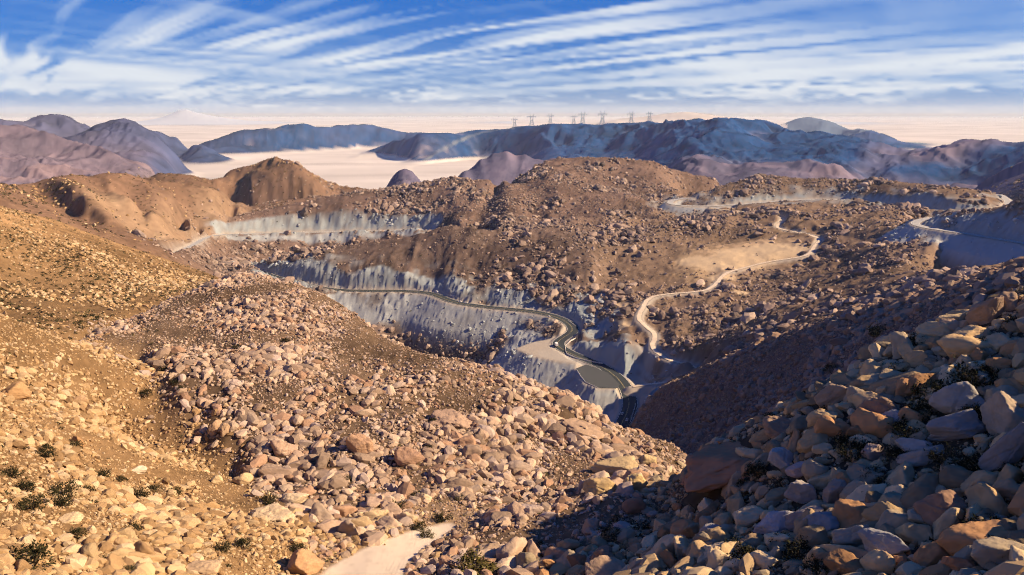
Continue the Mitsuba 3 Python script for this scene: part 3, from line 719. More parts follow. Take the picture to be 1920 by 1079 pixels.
# ---- landmark boulders: (column, row, width, height, roll, colour, form, label, short name)
LAND = [
    # right slope
    (1368, 868, 200, 62, -24, (.36, .20, .12), 'outcrop', 'huge rust-brown cracked outcrop at the left foot of the shaded slope', 'the huge rust-brown outcrop'),
    (1849, 583, 52, 66, 20, (.30, .22, .165), 'wedge', 'tall brown wedge-shaped rock standing on the right skyline', 'the tall wedge on the right skyline'),
    (1891, 571, 32, 30, 0, (.33, .24, .17), 'round', 'small brown round boulder just right of the tall wedge rock', 'the round boulder beside the wedge'),
    (1786, 614, 34, 28, -10, (.38, .28, .20), 'round', 'larger of two tan boulders touching below the tall wedge rock', 'the pair of tan boulders'),
    (1805, 610, 18, 24, 30, (.40, .29, .20), 'round', 'smaller upright tan boulder of the pair below the tall wedge rock', 'the small upright tan boulder'),
    (1650, 768, 66, 52, -30, (.24, .175, .13), 'round', 'large smooth brown boulder high on the shaded slope', 'the large smooth brown boulder'),
    (1555, 745, 62, 36, -32, (.36, .27, .19), 'slab', 'long tan slab catching sun along the upper edge of the shaded slope', 'the long sunlit tan slab'),
    (1675, 786, 54, 36, -15, (.36, .34, .31), 'slab', 'stacked pale grey slab right of the large smooth brown boulder', 'the stacked pale slab'),
    (1802, 758, 86, 56, -18, (.31, .30, .28), 'round', 'big grey bulging boulder above a dark shrub near the right edge', 'the big grey bulging boulder'),
    (1786, 806, 84, 48, -28, (.25, .245, .24), 'slab', 'broad smooth dark grey slab just under the big bulging boulder', 'the broad dark grey slab'),
    (1881, 786, 64, 66, 15, (.36, .30, .23), 'angular', 'pitted tan boulder with dark hollows at the right edge', 'the pitted tan boulder'),
    (1878, 850, 46, 92, 24, (.22, .20, .185), 'slab', 'tall leaning dark slab under the pitted tan boulder', 'the tall leaning dark slab'),
    (1781, 956, 80, 66, -8, (.27, .175, .125), 'round', 'massive red-brown rounded boulder low on the shaded slope', 'the massive red-brown boulder'),
    (1670, 950, 58, 48, -20, (.30, .28, .19), 'angular', 'olive-tinted flat-topped boulder left of the massive red-brown one', 'the olive boulder'),
    (1457, 980, 100, 42, -24, (.33, .33, .35), 'slab', 'long pale grey tilted slab in the lower middle of the shaded slope', 'the long pale grey slab'),
    (1516, 972, 78, 38, -34, (.27, .235, .215), 'slab', 'long brown-grey slab lying beside the long pale grey slab', 'the brown-grey slab'),
    (1562, 922, 38, 62, 24, (.26, .22, .19), 'slab', 'upright brown slab leaning over the lower shaded slope', 'the upright leaning slab'),
    (1505, 925, 52, 50, -30, (.34, .31, .28), 'angular', 'pale angular boulder left of the upright leaning slab', 'the pale angular boulder'),
    (1467, 862, 50, 42, -10, (.38, .37, .35), 'angular', 'whitish grey block beside the dark shrub by the outcrop', 'the whitish block'),
    (1503, 881, 58, 28, -30, (.37, .30, .28), 'slab', 'pinkish tilted slab just right of the whitish grey block', 'the pinkish slab'),
    (1633, 852, 42, 34, 0, (.28, .22, .19), 'round', 'small round brown boulder with a flat face in mid slope', 'the round flat-faced boulder'),
    (1727, 856, 78, 30, -30, (.32, .28, .235), 'slab', 'long tan tilted slab in the middle of the right slope', 'the long tan tilted slab'),
    (1710, 841, 56, 26, -14, (.38, .36, .33), 'slab', 'pale flat slab lying on top of the long tan tilted slab', 'the pale flat slab'),
    (1655, 1027, 74, 48, -20, (.28, .285, .29), 'angular', 'blue-grey faceted boulder near the bottom of the right slope', 'the blue-grey faceted boulder'),
    (1612, 1009, 72, 42, -18, (.32, .285, .23), 'angular', 'tan split boulder left of the blue-grey faceted boulder', 'the tan split boulder'),
    (1545, 990, 62, 38, -15, (.25, .265, .28), 'angular', 'dull blue-grey boulder under the brown-grey slab', 'the dull blue-grey boulder'),
    (1460, 802, 56, 46, -12, (.33, .24, .175), 'angular', 'cracked tan-brown boulder above the huge rust-brown outcrop', 'the cracked tan-brown boulder'),
    (1803, 1070, 54, 32, -12, (.35, .18, .10), 'angular', 'bright rust boulder at the bottom edge on the right', 'the bright rust boulder'),
    (1332, 1004, 46, 40, -10, (.29, .28, .28), 'round', 'knobbly grey boulder at the lower left of the shaded slope', 'the knobbly grey boulder'),
    # bottom middle
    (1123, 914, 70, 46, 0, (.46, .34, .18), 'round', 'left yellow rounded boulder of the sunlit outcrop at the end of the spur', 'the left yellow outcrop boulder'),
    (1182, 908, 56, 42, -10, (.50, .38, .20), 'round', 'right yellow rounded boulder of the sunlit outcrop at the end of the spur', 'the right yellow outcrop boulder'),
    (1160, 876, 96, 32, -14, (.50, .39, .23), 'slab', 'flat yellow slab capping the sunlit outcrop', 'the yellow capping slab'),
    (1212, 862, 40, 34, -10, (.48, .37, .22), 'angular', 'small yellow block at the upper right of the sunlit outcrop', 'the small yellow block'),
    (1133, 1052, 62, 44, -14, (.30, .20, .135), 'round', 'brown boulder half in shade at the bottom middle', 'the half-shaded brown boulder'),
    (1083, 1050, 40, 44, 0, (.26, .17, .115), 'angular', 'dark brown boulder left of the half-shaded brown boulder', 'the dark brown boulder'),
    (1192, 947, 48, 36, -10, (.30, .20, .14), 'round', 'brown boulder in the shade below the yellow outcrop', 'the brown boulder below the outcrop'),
    (1146, 1077, 100, 26, 0, (.44, .32, .22), 'slab', 'broad tan slab cut by the bottom edge of the photo', 'the broad tan bottom slab'),
    (797, 932, 32, 22, 18, (.54, .43, .30), 'round', 'smooth cream egg-shaped boulder on the flat above the wash', 'the cream egg-shaped boulder'),
    (700, 967, 62, 26, 3, (.50, .38, .24), 'slab', 'long flat-topped yellowish ledge left of the wash', 'the long yellowish ledge'),
    (766, 971, 44, 28, 12, (.50, .39, .26), 'angular', 'yellowish block at the right end of the ledge by the wash', 'the yellowish block by the wash'),
    (668, 985, 62, 22, 0, (.46, .34, .20), 'slab', 'low ochre slab just under the long yellowish ledge', 'the low ochre slab'),
    (850, 785, 100, 40, 12, (.36, .26, .20), 'outcrop', 'broad smooth pinkish rock sheet in the middle of the spur', 'the broad pinkish rock sheet'),
    (1085, 800, 112, 32, 16, (.37, .27, .20), 'outcrop', 'long sloping pink-tan slab with a whitish end near the spur crest', 'the long sloping pink slab'),
    (762, 852, 60, 46, 0, (.38, .25, .18), 'angular', 'squarish rust-brown boulder cluster below the pinkish sheet', 'the squarish rust boulder'),
    (672, 833, 54, 44, 0, (.38, .25, .17), 'angular', 'blocky brown boulder at the left of the spur', 'the blocky brown boulder'),
    (917, 851, 34, 30, 0, (.42, .31, .25), 'round', 'rounded pinkish boulder in the middle of the boulder spur', 'the rounded pinkish boulder'),
    # left
    (500, 963, 86, 40, 2, (.50, .40, .28), 'outcrop', 'large flat cracked boulder on the sunlit fan', 'the large flat cracked boulder'),
    (551, 933, 52, 30, 4, (.56, .45, .32), 'round', 'cream rounded rock behind the large flat cracked boulder', 'the cream rounded rock'),
    (459, 899, 40, 22, 4, (.50, .37, .22), 'angular', 'squared tan block on the crest of the sunlit fan', 'the squared tan block'),
    (408, 900, 22, 18, 0, (.54, .42, .26), 'angular', 'small pale block left of the squared tan block', 'the small pale block'),
    (260, 882, 34, 16, 0, (.64, .55, .42), 'slab', 'whitish flat rock on the crest of the sunlit fan', 'the whitish flat rock'),
    (568, 1066, 78, 56, 0, (.42, .27, .16), 'wedge', 'pointed orange-brown boulder beside the wash at the bottom edge', 'the pointed orange-brown boulder'),
    (383, 1073, 80, 28, 0, (.50, .37, .24), 'round', 'wide pale boulder at the bottom edge, left of the pointed one', 'the wide pale bottom boulder'),
    (234, 1028, 30, 26, 0, (.48, .31, .16), 'round', 'orange rounded boulder low on the sunlit fan', 'the orange rounded boulder'),
    (143, 826, 26, 22, 0, (.34, .21, .11), 'wedge', 'dark orange pointed boulder alone on the left slope', 'the dark orange pointed boulder'),
    (152, 751, 28, 20, 6, (.46, .31, .18), 'angular', 'lone ochre boulder with a long shadow below the knoll', 'the lone ochre boulder'),
    (28, 738, 54, 32, 0, (.40, .26, .14), 'round', 'broad brown boulder at the left edge', 'the broad boulder at the left edge'),
    (403, 801, 26, 36, 14, (.42, .29, .19), 'slab', 'upright brown rock, left of two standing side by side', 'the left upright rock'),
    (424, 803, 20, 32, 10, (.42, .30, .20), 'slab', 'upright brown rock, right of two standing side by side', 'the right upright rock'),
    (527, 840, 52, 34, 0, (.40, .29, .22), 'round', 'rounded brown boulder with a pale sunlit end', 'the brown boulder with a pale end'),
    (133, 976, 52, 15, 0, (.54, .42, .27), 'slab', 'long flat pale slab lying low on the left fan', 'the long flat pale slab'),
    (318, 957, 40, 20, 3, (.52, .40, .26), 'angular', 'pale angular slab in the middle of the left fan', 'the pale angular fan slab'),
]
FORM = {'round': (11.0, 15, .14), 'angular': (26.0, 11, .14), 'slab': (20.0, 13, .14), 'wedge': (26.0, 8, .12), 'outcrop': (20.0, 18, .24)}


def mottled(v, base, seed, amount=0.35):
    n = meshkit.fbm(v * 0.9 + seed, 3, seed % 97)
    m = meshkit.fbm(v * 4.0 + seed, 2, seed % 89)
    return np.clip(np.array(base) * (1 - amount * 0.5 + amount * (n * 1.2 + m * 0.8 - 0.5))[:, None], 0.01, 0.9)


landmarks = []                                # x, y, z, radius, short name, u, v
for k, (u, v, w, h, roll, colr, form, lab, short) in enumerate(LAND):
    P, r = profile(u, min(v + 0.36 * h, 1076))
    d = np.linalg.norm(P)
    w, h = (w, h) if u > 1250 else (w * .88, h * .92)
    W, H = w * d / 1500, h * d / 1500
    p_, pl, lump = FORM[form]
    ico = ICO4 if w > 44 else ICO3
    dirs = ico.vertices
    vv = dirs * shape_radius(dirs, 9000 + 13 * k, planes=pl, p=p_, lump=lump)[:, None]
    if form == 'wedge':
        vv[:, 0] *= np.interp(vv[:, 2], [-1, 1], [1.25, 0.45])
    g = np.random.default_rng(400 + k)
    for c_ in range({'outcrop': 9, 'slab': 4}.get(form, 3)):           # joints: a groove, one side set back
        n_ = g.normal(size=3) * ([1, 1, .5] if form != 'slab' else [.5, .5, 1]); n_ /= np.linalg.norm(n_)
        s_ = vv @ n_ - g.uniform(-.55, .55) + 0.10 * (meshkit.noise(vv * 3, k + c_) - .5)
        side_ = meshkit.noise(vv * 0.9 + c_ * 3.1, k) > 0.45
        vv = vv * (1 - 0.075 * np.exp(-(s_ / 0.035) ** 2) * side_ - 0.028 * (s_ > 0) * side_)[:, None]
    vv = vv * (1 + 0.035 * (meshkit.fbm(dirs * 9 + k, 2, k) - .5) * 2)[:, None]
    vv = vv / (vv.max(0) - vv.min(0))                               # unit box
    D = (1.0 if form == 'outcrop' else 0.75) * W if form != 'slab' else 0.6 * max(W, H)
    vv = vv * [W * 1.04, D, H * 1.12]
    th = math.radians(roll)
    R1 = np.array([[math.cos(th), 0, math.sin(th)], [0, 1, 0], [-math.sin(th), 0, math.cos(th)]])
    a = math.atan2(P[0], P[1])
    R2 = np.array([[math.cos(a), math.sin(a), 0], [-math.sin(a), math.cos(a), 0], [0, 0, 1]])
    if form == 'slab' and abs(roll) < 50 and W > H:
        vv = vv @ np.array([[1, 0, 0], [0, math.cos(.35), -math.sin(.35)], [0, math.sin(.35), math.cos(.35)]]).T
    vv = vv @ R1.T @ R2.T
    c = np.array([P[0], P[1], P[2]]) + np.array([math.sin(a), math.cos(a), 0]) * D * 0.18 + [0, 0, (0.02 if form == 'outcrop' else 0.27 if u > 1250 else 0.18) * H]
    vv = vv + c
    name = 'boulder' if k == 0 else f'boulder_{k:03d}'
    m = trimesh.Trimesh(vv, ico.faces, process=False)
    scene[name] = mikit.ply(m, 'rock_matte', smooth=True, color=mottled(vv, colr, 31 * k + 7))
    labels[name] = {'label': lab, 'category': 'boulder'}
    landmarks.append((*c, max(W, D) / 2, short, u, v))
LM = np.array([l[:4] for l in landmarks])


def screen(p):
    """Column and row of world points."""
    p = np.asarray(p)
    f = p[..., 1] * math.cos(PITCH) - p[..., 2] * math.sin(PITCH)
    up_ = p[..., 1] * math.sin(PITCH) + p[..., 2] * math.cos(PITCH)
    return 960 + F * p[..., 0] / f, 539.5 - F * up_ / f


# thin the scatter: nothing inside a landmark, big ones apart from each other
for nm_, w_ in (('highway', 9.5), ('loop', 7.5), ('upper', 7.5), ('lower', 7.0), ('dirt', 3.6), ('bend', 7.0)):
    dw, _ = cKDTree(ROADS[nm_][0][:, :2]).query(ROCK[:, :2])
    ROCK = ROCK[dw > w_ + 0.5 * ROCK[:, 3]]
dw, iw = cKDTree(WASHC[:, :2]).query(ROCK[:, :2])
ROCK = ROCK[(dw > WASHC[iw, 3] + 0.2 * ROCK[:, 3]) | (ROCK[:, 3] < 0.7)]
d, i = cKDTree(LM[:, :2]).query(ROCK[:, :2])
ROCK = ROCK[~((d < LM[i, 3] * 0.85) & (ROCK[:, 3] > 0.3))]
rr = np.hypot(ROCK[:, 0], ROCK[:, 1])
nearby = np.nonzero((rr < 420) & (ROCK[:, 3] * 1500 / rr > 5))[0]
tree = cKDTree(ROCK[nearby, :2])
alive = np.ones(len(nearby), bool)
for k, other in enumerate(tree.query_ball_point(ROCK[nearby, :2], ROCK[nearby, 3] * 0.40)):
    if alive[k]:
        o = np.array(other)
        alive[o[o > k]] = False
dead = np.zeros(len(ROCK), bool); dead[nearby[~alive]] = True
ROCK = ROCK[~dead]
rr = np.linalg.norm(ROCK[:, :3], axis=1)
pxs = ROCK[:, 3] * 1500 / rr
su, sv = screen(ROCK[:, :3])
inside = (su > 8) & (su < 1912) & (sv < 1070)
zone_of = np.array([('cut' if z == 99 else MZ[int(z)]) for z in ROCK[:, 4]])
single = np.nonzero(inside & np.isin(zone_of, ['A', 'C', 'D']))[0]
SOLO = single[np.argsort(-pxs[single])][:300 - len(LAND)]
rest = np.setdiff1d(np.arange(len(ROCK)), SOLO)


def batch(sel, proto, faces, g, flat=(0.5, 0.85), sink=0.2):
    """The rocks sel as one mesh from the prototypes."""
    n = len(sel)
    kind = g.integers(0, len(proto), n)
    S = ROCK[sel, 3:4] / 2 * np.c_[g.uniform(.9, 1.5, n), g.uniform(.6, 1.0, n), g.uniform(*flat, n)]
    R = rotations(n, g, normal=ROCK[sel, 5:8])
    PV = np.array(proto)[kind] * S[:, None, :]
    PV = np.einsum('nij,nkj->nki', R, PV) + ROCK[sel, None, :3] + np.array([0, 0, 1]) * (S[:, None, 2:] * (0.5 - sink))
    nv = PV.shape[1]
    Fc = (faces[None] + (np.arange(n) * nv)[:, None, None]).reshape(-1, 3)
    base = np.zeros((n, 3)); word = np.zeros(n, int)
    for zn in set(zone_of[sel]):
        m = zone_of[sel] == zn
        word[m] = g.integers(0, len(PAL[zn]), m.sum())
        base[m] = np.array(PAL[zn])[word[m]]
    base = base * g.uniform(.78, 1.2, n)[:, None]
    return PV, Fc, base, word


area_names = {'A': ('rocks_on_shaded_slope', 'loose grey and tan rocks covering the shaded right slope'), 'B': ('rocks_on_talus_slope', 'dark broken rocks covering the second slope on the right'),
              'C': ('rocks_on_knoll', 'tan rocks strewn over the knoll and its spur'), 'D': ('rocks_on_fan', 'ochre stones strewn over the sunlit left slope'),
              'E': ('rocks_above_highway', 'brown rock rubble on the hillside above the highway'), 'Fh': ('rocks_on_central_hill', 'brown rock rubble on the central hill'),
              'G': ('rocks_on_plateau', 'brown rock rubble around the dirt road'), 'J': ('rocks_on_smooth_hill', 'scattered stones on the ochre hills'), 'JJ': ('rocks_on_brown_hill', 'scattered stones on the brown hillside'),
              'cut': ('roadside_rubble', 'blue-grey broken rock on the road cuttings and embankments')}
for zn, (nm, lab) in area_names.items():
    sel = rest[zone_of[rest] == zn]
    vs, fs, cs, at = [], [], [], 0
    for s_, proto, mesh in ((sel[pxs[sel] >= 13], MEDIUM, ICO1), (sel[pxs[sel] < 13], SMALL, DOME)):
        if len(s_):
            PV, Fc, base, _ = batch(s_, proto, mesh.faces, rng)
            vs.append(PV.reshape(-1, 3)); fs.append(Fc + at); cs.append(np.repeat(base, PV.shape[1], 0)); at += PV.shape[0] * PV.shape[1]
    if vs:
        scene[nm] = mikit.ply((np.vstack(vs), np.vstack(fs)), 'ground_matte', smooth=False, color=np.vstack(cs))
        labels[nm] = {'kind': 'stuff', 'label': lab, 'category': 'rocks'}
        print(nm, len(sel), sum(len(f) for f in fs))

PV, Fc, base, word = batch(SOLO, BIG, ICO3.faces, rng, flat=(0.55, 0.9))
ORD = ['nearest', 'second nearest', 'third nearest', 'fourth nearest', 'fifth nearest', 'sixth nearest', 'seventh nearest', 'eighth nearest', 'ninth nearest', 'tenth nearest']
LUV = np.array([(l[5], l[6]) for l in landmarks])
suv = np.c_[su, sv][SOLO]
near_l = np.linalg.norm(suv[:, None] - LUV[None], axis=2)
rank = {}
order_ = np.argsort(near_l.min(1))
for n_, k in enumerate(order_):
    li = near_l[k].argmin()
    dx, dy = suv[k] - LUV[li]
    side = ('right of' if dx > 0 else 'left of') if abs(dx) > abs(dy) else ('below' if dy > 0 else 'above')
    key_ = (li, side)
    rank[key_] = rank.get(key_, 0) + 1
    S = PV[k].max(0) - PV[k].min(0)
    form = 'flat boulder' if S[2] < 0.55 * max(S[0], S[1]) else 'boulder' if S[2] < 0.9 * max(S[0], S[1]) else 'upright boulder'
    nth = rank[key_] - 1
    o = ['', 'second ', 'third ', 'fourth ', 'fifth ', 'sixth ', 'seventh ', 'eighth ', 'ninth ', 'tenth ', 'eleventh ', 'twelfth ', 'thirteenth ', 'fourteenth '][min(nth, 13)]
    name = f'boulder_{len(LAND) + n_:03d}'
    m = trimesh.Trimesh(PV[k], ICO3.faces, process=False)
    scene[name] = mikit.ply(m, 'rock_matte', smooth=True, color=mottled(PV[k], base[k], 17 * n_ + 3))
    zc = zone_of[SOLO[k]]
    labels[name] = {'label': f"{o}closest loose {NAMES[zc][word[k]]} {form} {side} {landmarks[li][4]}".replace('  ', ' '), 'category': 'boulder'}
for k in [k for k in labels if k.startswith('boulder')]:
    labels[k]['group'] = 'boulders lying on the slopes'

# ------------------------------------------------------------------ roads
def flat_mat(name, rgb):
    scene[name] = {'type': 'twosided', 'bsdf': {'type': 'diffuse', 'reflectance': {'type': 'rgb', 'value': list(rgb)}}}


def ribbon(c, lo, hi, lift, parts=1):
    """A strip along the curve c between two offsets from its middle (left is negative)."""
    t = np.gradient(c[:, :2], axis=0); t /= np.linalg.norm(t, axis=1, keepdims=True) + 1e-12
    nrm = np.c_[t[:, 1], -t[:, 0]]
    off = np.linspace(0, 1, parts + 1)
    lo, hi = np.broadcast_to(lo, len(c)), np.broadcast_to(hi, len(c))
    v = np.concatenate([np.c_[c[:, :2] + nrm * (lo + (hi - lo) * o)[:, None], c[:, 2] + lift] for o in off])
    n = len(c)
    i = np.arange(n - 1)
    f = np.vstack([np.vstack([np.c_[i + k * n, i + (k + 1) * n, i + 1 + (k + 1) * n], np.c_[i + k * n, i + 1 + (k + 1) * n, i + 1 + k * n]]) for k in range(parts)])
    return v, f


flat_mat('asphalt', (.050, .062, .075)); flat_mat('old_asphalt', (.42, .43, .43)); flat_mat('worn_asphalt', (.085, .095, .105)); flat_mat('road_paint', (.75, .74, .70)); flat_mat('yellow_paint', (.40, .33, .16))
scene['dirt_matte'] = {'type': 'twosided', 'bsdf': {'type': 'diffuse', 'reflectance': mikit.proc(lambda p, n, uv: mikit.mix((.60, .50, .38), (.74, .65, .53), mikit.fbm(p.x / 5, p.y / 5, 0, 3)))}}
for nm, key, w, m in (('highway', 'highway', 8.6, 'asphalt'), ('highway_loop', 'loop', 6.8, 'old_asphalt'), ('highway_bend', 'bend', 6.0, 'old_asphalt'), ('upper_road', 'upper', 6.6, 'old_asphalt'), ('lower_road', 'lower', 6.2, 'old_asphalt'), ('dirt_road', 'dirt', 2.9, 'dirt_matte')):
    c = ROADS[key][0]
    jag = 0.0 if m != 'dirt_matte' else (meshkit.fbm(np.c_[c[:, :2] / 9, 0 * c[:, 0]], 2, 5) - 0.5) * 2.2
    scene[nm] = mikit.ply(ribbon(c, -w + jag, w + jag, 0.5, 2), m, smooth=True)
    labels[nm] = {'kind': 'structure'}
    if m == 'asphalt':
        for k, (o, ww, pm) in enumerate(((-8.0, .22, 'road_paint'), (8.0, .22, 'road_paint'), (-1.6, .14, 'yellow_paint'), (-1.0, .14, 'yellow_paint'))):
            scene[f'{nm}__painted_line' + (f'_{k:03d}' if k else '')] = mikit.ply(ribbon(c, o - ww, o + ww, 0.506), pm)
    elif m == 'old_asphalt':
        for k, o in enumerate((-w + .5, w - .5)):
            scene[f'{nm}__painted_line' + (f'_{k:03d}' if k else '')] = mikit.ply(ribbon(c, o - .2, o + .2, 0.506), 'road_paint')
tri = trimesh.creation.triangulate_polygon(__import__('shapely').Polygon(LAYBY), engine='earcut')
scene['lay_by'] = mikit.ply((np.c_[tri[0], np.full(len(tri[0]), Z_LAY + 0.44)], tri[1]), 'worn_asphalt')
labels['lay_by'] = {'kind': 'structure'}
HC = ROADS['highway'][0]


def on_highway(u, v):
    su_, sv_ = screen(HC)
    k = int(np.clip(((su_ - u) ** 2 + (sv_ - v) ** 2).argmin(), 1, len(HC) - 2))
    a, t = bearing(u, v)
    z = HC[k, 2] + 0.5
    return np.array([z / t * math.sin(a), z / t * math.cos(a), z]), math.atan2(*(HC[k + 1, :2] - HC[k - 1, :2])[::-1])


flat_mat('concrete', (.72, .70, .66))
WALLS = [([(1065, 602), (1072, 607), (1080, 613)], 'short pale concrete barrier on the outside of the upper bend'),
         ([(1091, 630), (1080, 635), (1070, 639), (1061, 648), (1059, 656), (1062, 664), (1080, 672), (1105, 678), (1131, 683)], 'long curved pale concrete barrier around the inner bend of the highway'),
         ([(1192, 757), (1189, 768), (1185, 780), (1181, 794)], 'straight pale concrete barrier beside the shaded end of the highway'),
         ([(1081, 693), (1089, 706), (1097, 717), (1120, 728), (1158, 729)], 'low pale kerb wall around the asphalt lay-by')]
for k, (px, lab) in enumerate(WALLS):
    P = np.array([on_highway(u, v)[0] for u, v in px])
    s_ = np.linspace(0, len(P) - 1, 40)
    P = np.c_[[np.interp(s_, np.arange(len(P)), gaussian_filter(P[:, j], 0.4, mode='nearest')) for j in range(3)]].T
    hgt = 1.1 if k < 3 else 0.5
    strips = [ribbon(P, -.35, -.18, 0), ribbon(P, -.18, .18, 0), ribbon(P, .18, .35, 0)]
    prof = [(-.35, -.6), (-.30, .25), (-.14, hgt), (.14, hgt), (.30, .25), (.35, -.6)]
    t = np.gradient(P[:, :2], axis=0); t /= np.linalg.norm(t, axis=1, keepdims=True)
    nrm = np.c_[t[:, 1], -t[:, 0]]
    vv = np.concatenate([np.c_[P[:, :2] + nrm * o, P[:, 2] + z] for o, z in prof])
    i = np.arange(39); n = 40
    ff = np.vstack([np.vstack([np.c_[i + q * n, i + (q + 1) * n, i + 1 + (q + 1) * n], np.c_[i + q * n, i + 1 + (q + 1) * n, i + 1 + q * n]]) for q in range(5)])
    nm = 'road_barrier' + (f'_{k:03d}' if k else '')
    scene[nm] = mikit.ply((vv, ff), 'concrete'); labels[nm] = {'label': lab, 'category': 'barrier'}

# ------------------------------------------------------------------ vehicles
flat_mat('white_paint', (.82, .82, .82)); flat_mat('tyre_rubber', (.03, .03, .03)); flat_mat('red_paint', (.45, .02, .04))
scene['vehicle_glass'] = {'type': 'principled', 'base_color': {'type': 'rgb', 'value': [.02, .025, .03]}, 'roughness': .1, 'specular': .6}
scene['silver_paint'] = {'type': 'principled', 'base_color': {'type': 'rgb', 'value': [.55, .56, .58]}, 'roughness': .35, 'metallic': .5}


def prism(outline, width, taper=0.0):
    """Side outline (x, z) extruded across y, narrower at the top by taper."""
    o = np.array(outline, float)
    zt = (o[:, 1] - o[:, 1].min()) / (np.ptp(o[:, 1]) + 1e-9)
    h = width / 2 * (1 - taper * zt)
    n = len(o)
    v = np.vstack([np.c_[o[:, 0], -h, o[:, 1]], np.c_[o[:, 0], h, o[:, 1]]])
    from shapely import Polygon
    tv, tf = trimesh.creation.triangulate_polygon(Polygon(o), engine='earcut')
    ix = cKDTree(o).query(tv)[1]
    i = np.arange(n); j = (i + 1) % n
    f = np.vstack([ix[tf], ix[tf][:, ::-1] + n, np.c_[i, i + n, j + n], np.c_[i, j + n, j]])
    m = trimesh.Trimesh(v, f, process=False)
    m.fix_normals()
    return m


def wheel(x, y, r=0.34, w=0.24):
    return trimesh.creation.cylinder(r, w, sections=14, transform=trimesh.transformations.translation_matrix([x, y, r]) @ trimesh.transformations.rotation_matrix(math.pi / 2, [1, 0, 0]))


def vehicle(kind):
    if kind == 'car':
        parts = [('body', prism([(-2.15, .3), (2.1, .3), (2.2, .55), (2.1, .82), (1.15, .95), (-1.5, .98), (-2.2, .9), (-2.25, .5)], 1.75, .06), 'white_paint'),
                 ('window', prism([(1.05, .94), (.45, 1.42), (-1.0, 1.44), (-1.65, .97)], 1.62, .22), 'vehicle_glass'),
                 ('roof', prism([(.38, 1.40), (.30, 1.49), (-.95, 1.50), (-1.05, 1.42)], 1.34, .1), 'white_paint')]
        ws = [(1.35, .8), (1.35, -.8), (-1.35, .8), (-1.35, -.8)]
    elif kind == 'van':
        parts = [('body', prism([(-2.8, .35), (2.6, .35), (2.75, .9), (2.3, 1.25), (1.6, 2.1), (1.3, 2.3), (-2.7, 2.35), (-2.85, 1.0)], 2.0, .1), 'white_paint'),
                 ('window', prism([(2.28, 1.28), (1.66, 2.06), (1.1, 2.06), (1.0, 1.28)], 2.03, .1), 'vehicle_glass')]
        ws = [(1.7, .9), (1.7, -.9), (-1.8, .9), (-1.8, -.9)]
    else:
        parts = [('cargo_box', prism([(-4.4, 1.0), (1.7, 1.0), (1.75, 3.6), (-4.4, 3.65)], 2.5), 'white_paint'),
                 ('cab', prism([(1.9, .5), (4.1, .5), (4.2, 1.5), (3.9, 2.6), (1.9, 2.8)], 2.3, .05), 'white_paint'),
                 ('window', prism([(4.2, 1.55), (3.95, 2.45), (2.7, 2.5), (2.7, 1.6)], 2.34, .05), 'vehicle_glass'),
                 ('chassis', prism([(-4.3, .6), (3.0, .6), (3.0, .98), (-4.3, .98)], 1.6), 'tyre_rubber')]
        ws = [(3.0, 1.0), (3.0, -1.0), (-2.2, 1.0), (-2.2, -1.0), (-3.4, 1.0), (-3.4, -1.0)]
    r = {'car': .33, 'van': .38, 'truck': .5}[kind]
    return parts + [('wheel', wheel(x, y, r), 'tyre_rubber') for x, y in ws]


FLEET = {k: vehicle(k) for k in ('car', 'van', 'truck')}
PLY = {}
TRAFFIC = [('truck', 1043, 649, 0, 'white box truck driving round the sand turnout in the bend'),
           ('van', 806, 545, 0, 'left of two white vans close together far along the highway'), ('van', 819, 549, 0, 'right of two white vans close together far along the highway'),
           ('truck', 848, 559, 0, 'white box truck on the straight below the blue-grey road cutting'), ('van', 852, 553, 1, 'white van on the far lane beside the second box truck'),
           ('car', 862, 567, 0, 'left of two white cars following each other below the road cutting'), ('car', 873, 569, 0, 'right of two white cars following each other below the road cutting'),
           ('car', 1029, 595, 0, 'white car alone just before the upper bend'), ('car', 1167, 777, 0, 'upper white car on the shaded end of the highway'), ('car', 1175, 789, 1, 'lower white car on the shaded end of the highway')]
for kind, u, v, flip, lab in TRAFFIC:
    base_ = {'car': 'parked_car', 'van': 'delivery_van', 'truck': 'box_truck'}[kind].replace('parked_', '')
    k = sum(x.split('__')[0].rstrip('0123456789_') == base_ for x in labels)
    key = base_ + (f'_{k:03d}' if k else '')
    P, head = on_highway(u, v)
    M = T().translate(P.tolist()).rotate([0, 0, 1], math.degrees(head) + 180 * flip).scale(1.3)
    seen_ = {}
    for q, (pn, mesh, mat) in enumerate(FLEET[kind]):
        n = seen_.get(pn, 0); seen_[pn] = n + 1
        if (kind, q) not in PLY:
            PLY[kind, q] = mikit.ply(mesh, mat, smooth=False if pn != 'wheel' else 40)
        scene[f'{key}__{pn}' + (f'_{n:03d}' if n else '')] = {**PLY[kind, q], 'to_world': M}
    labels[key] = {'label': lab, 'category': kind, 'group': 'vehicles on the mountain highway'}

# ------------------------------------------------------------------ pylons on the far range
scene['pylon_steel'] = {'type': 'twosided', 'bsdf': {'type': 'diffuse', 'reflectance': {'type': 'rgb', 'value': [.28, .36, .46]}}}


def bar(p, q, w):
    p, q = np.array(p, float), np.array(q, float)
    d = q - p; ln = np.linalg.norm(d); d /= ln
    a = np.cross(d, [0, 1, 0] if abs(d[1]) < .9 else [1, 0, 0]); a /= np.linalg.norm(a)
    b = np.cross(d, a)
    c = [(a * i + b * j) * w / 2 for i, j in ((-1, -1), (1, -1), (1, 1), (-1, 1))]
    v = np.array([p + x for x in c] + [q + x for x in c])
    f = [[0, 2, 1], [0, 3, 2], [4, 5, 6], [4, 6, 7]] + [t for i in range(4) for t in ([i, (i + 1) % 4, 4 + (i + 1) % 4], [i, 4 + (i + 1) % 4, 4 + i])]
    return trimesh.Trimesh(v, f, process=False)


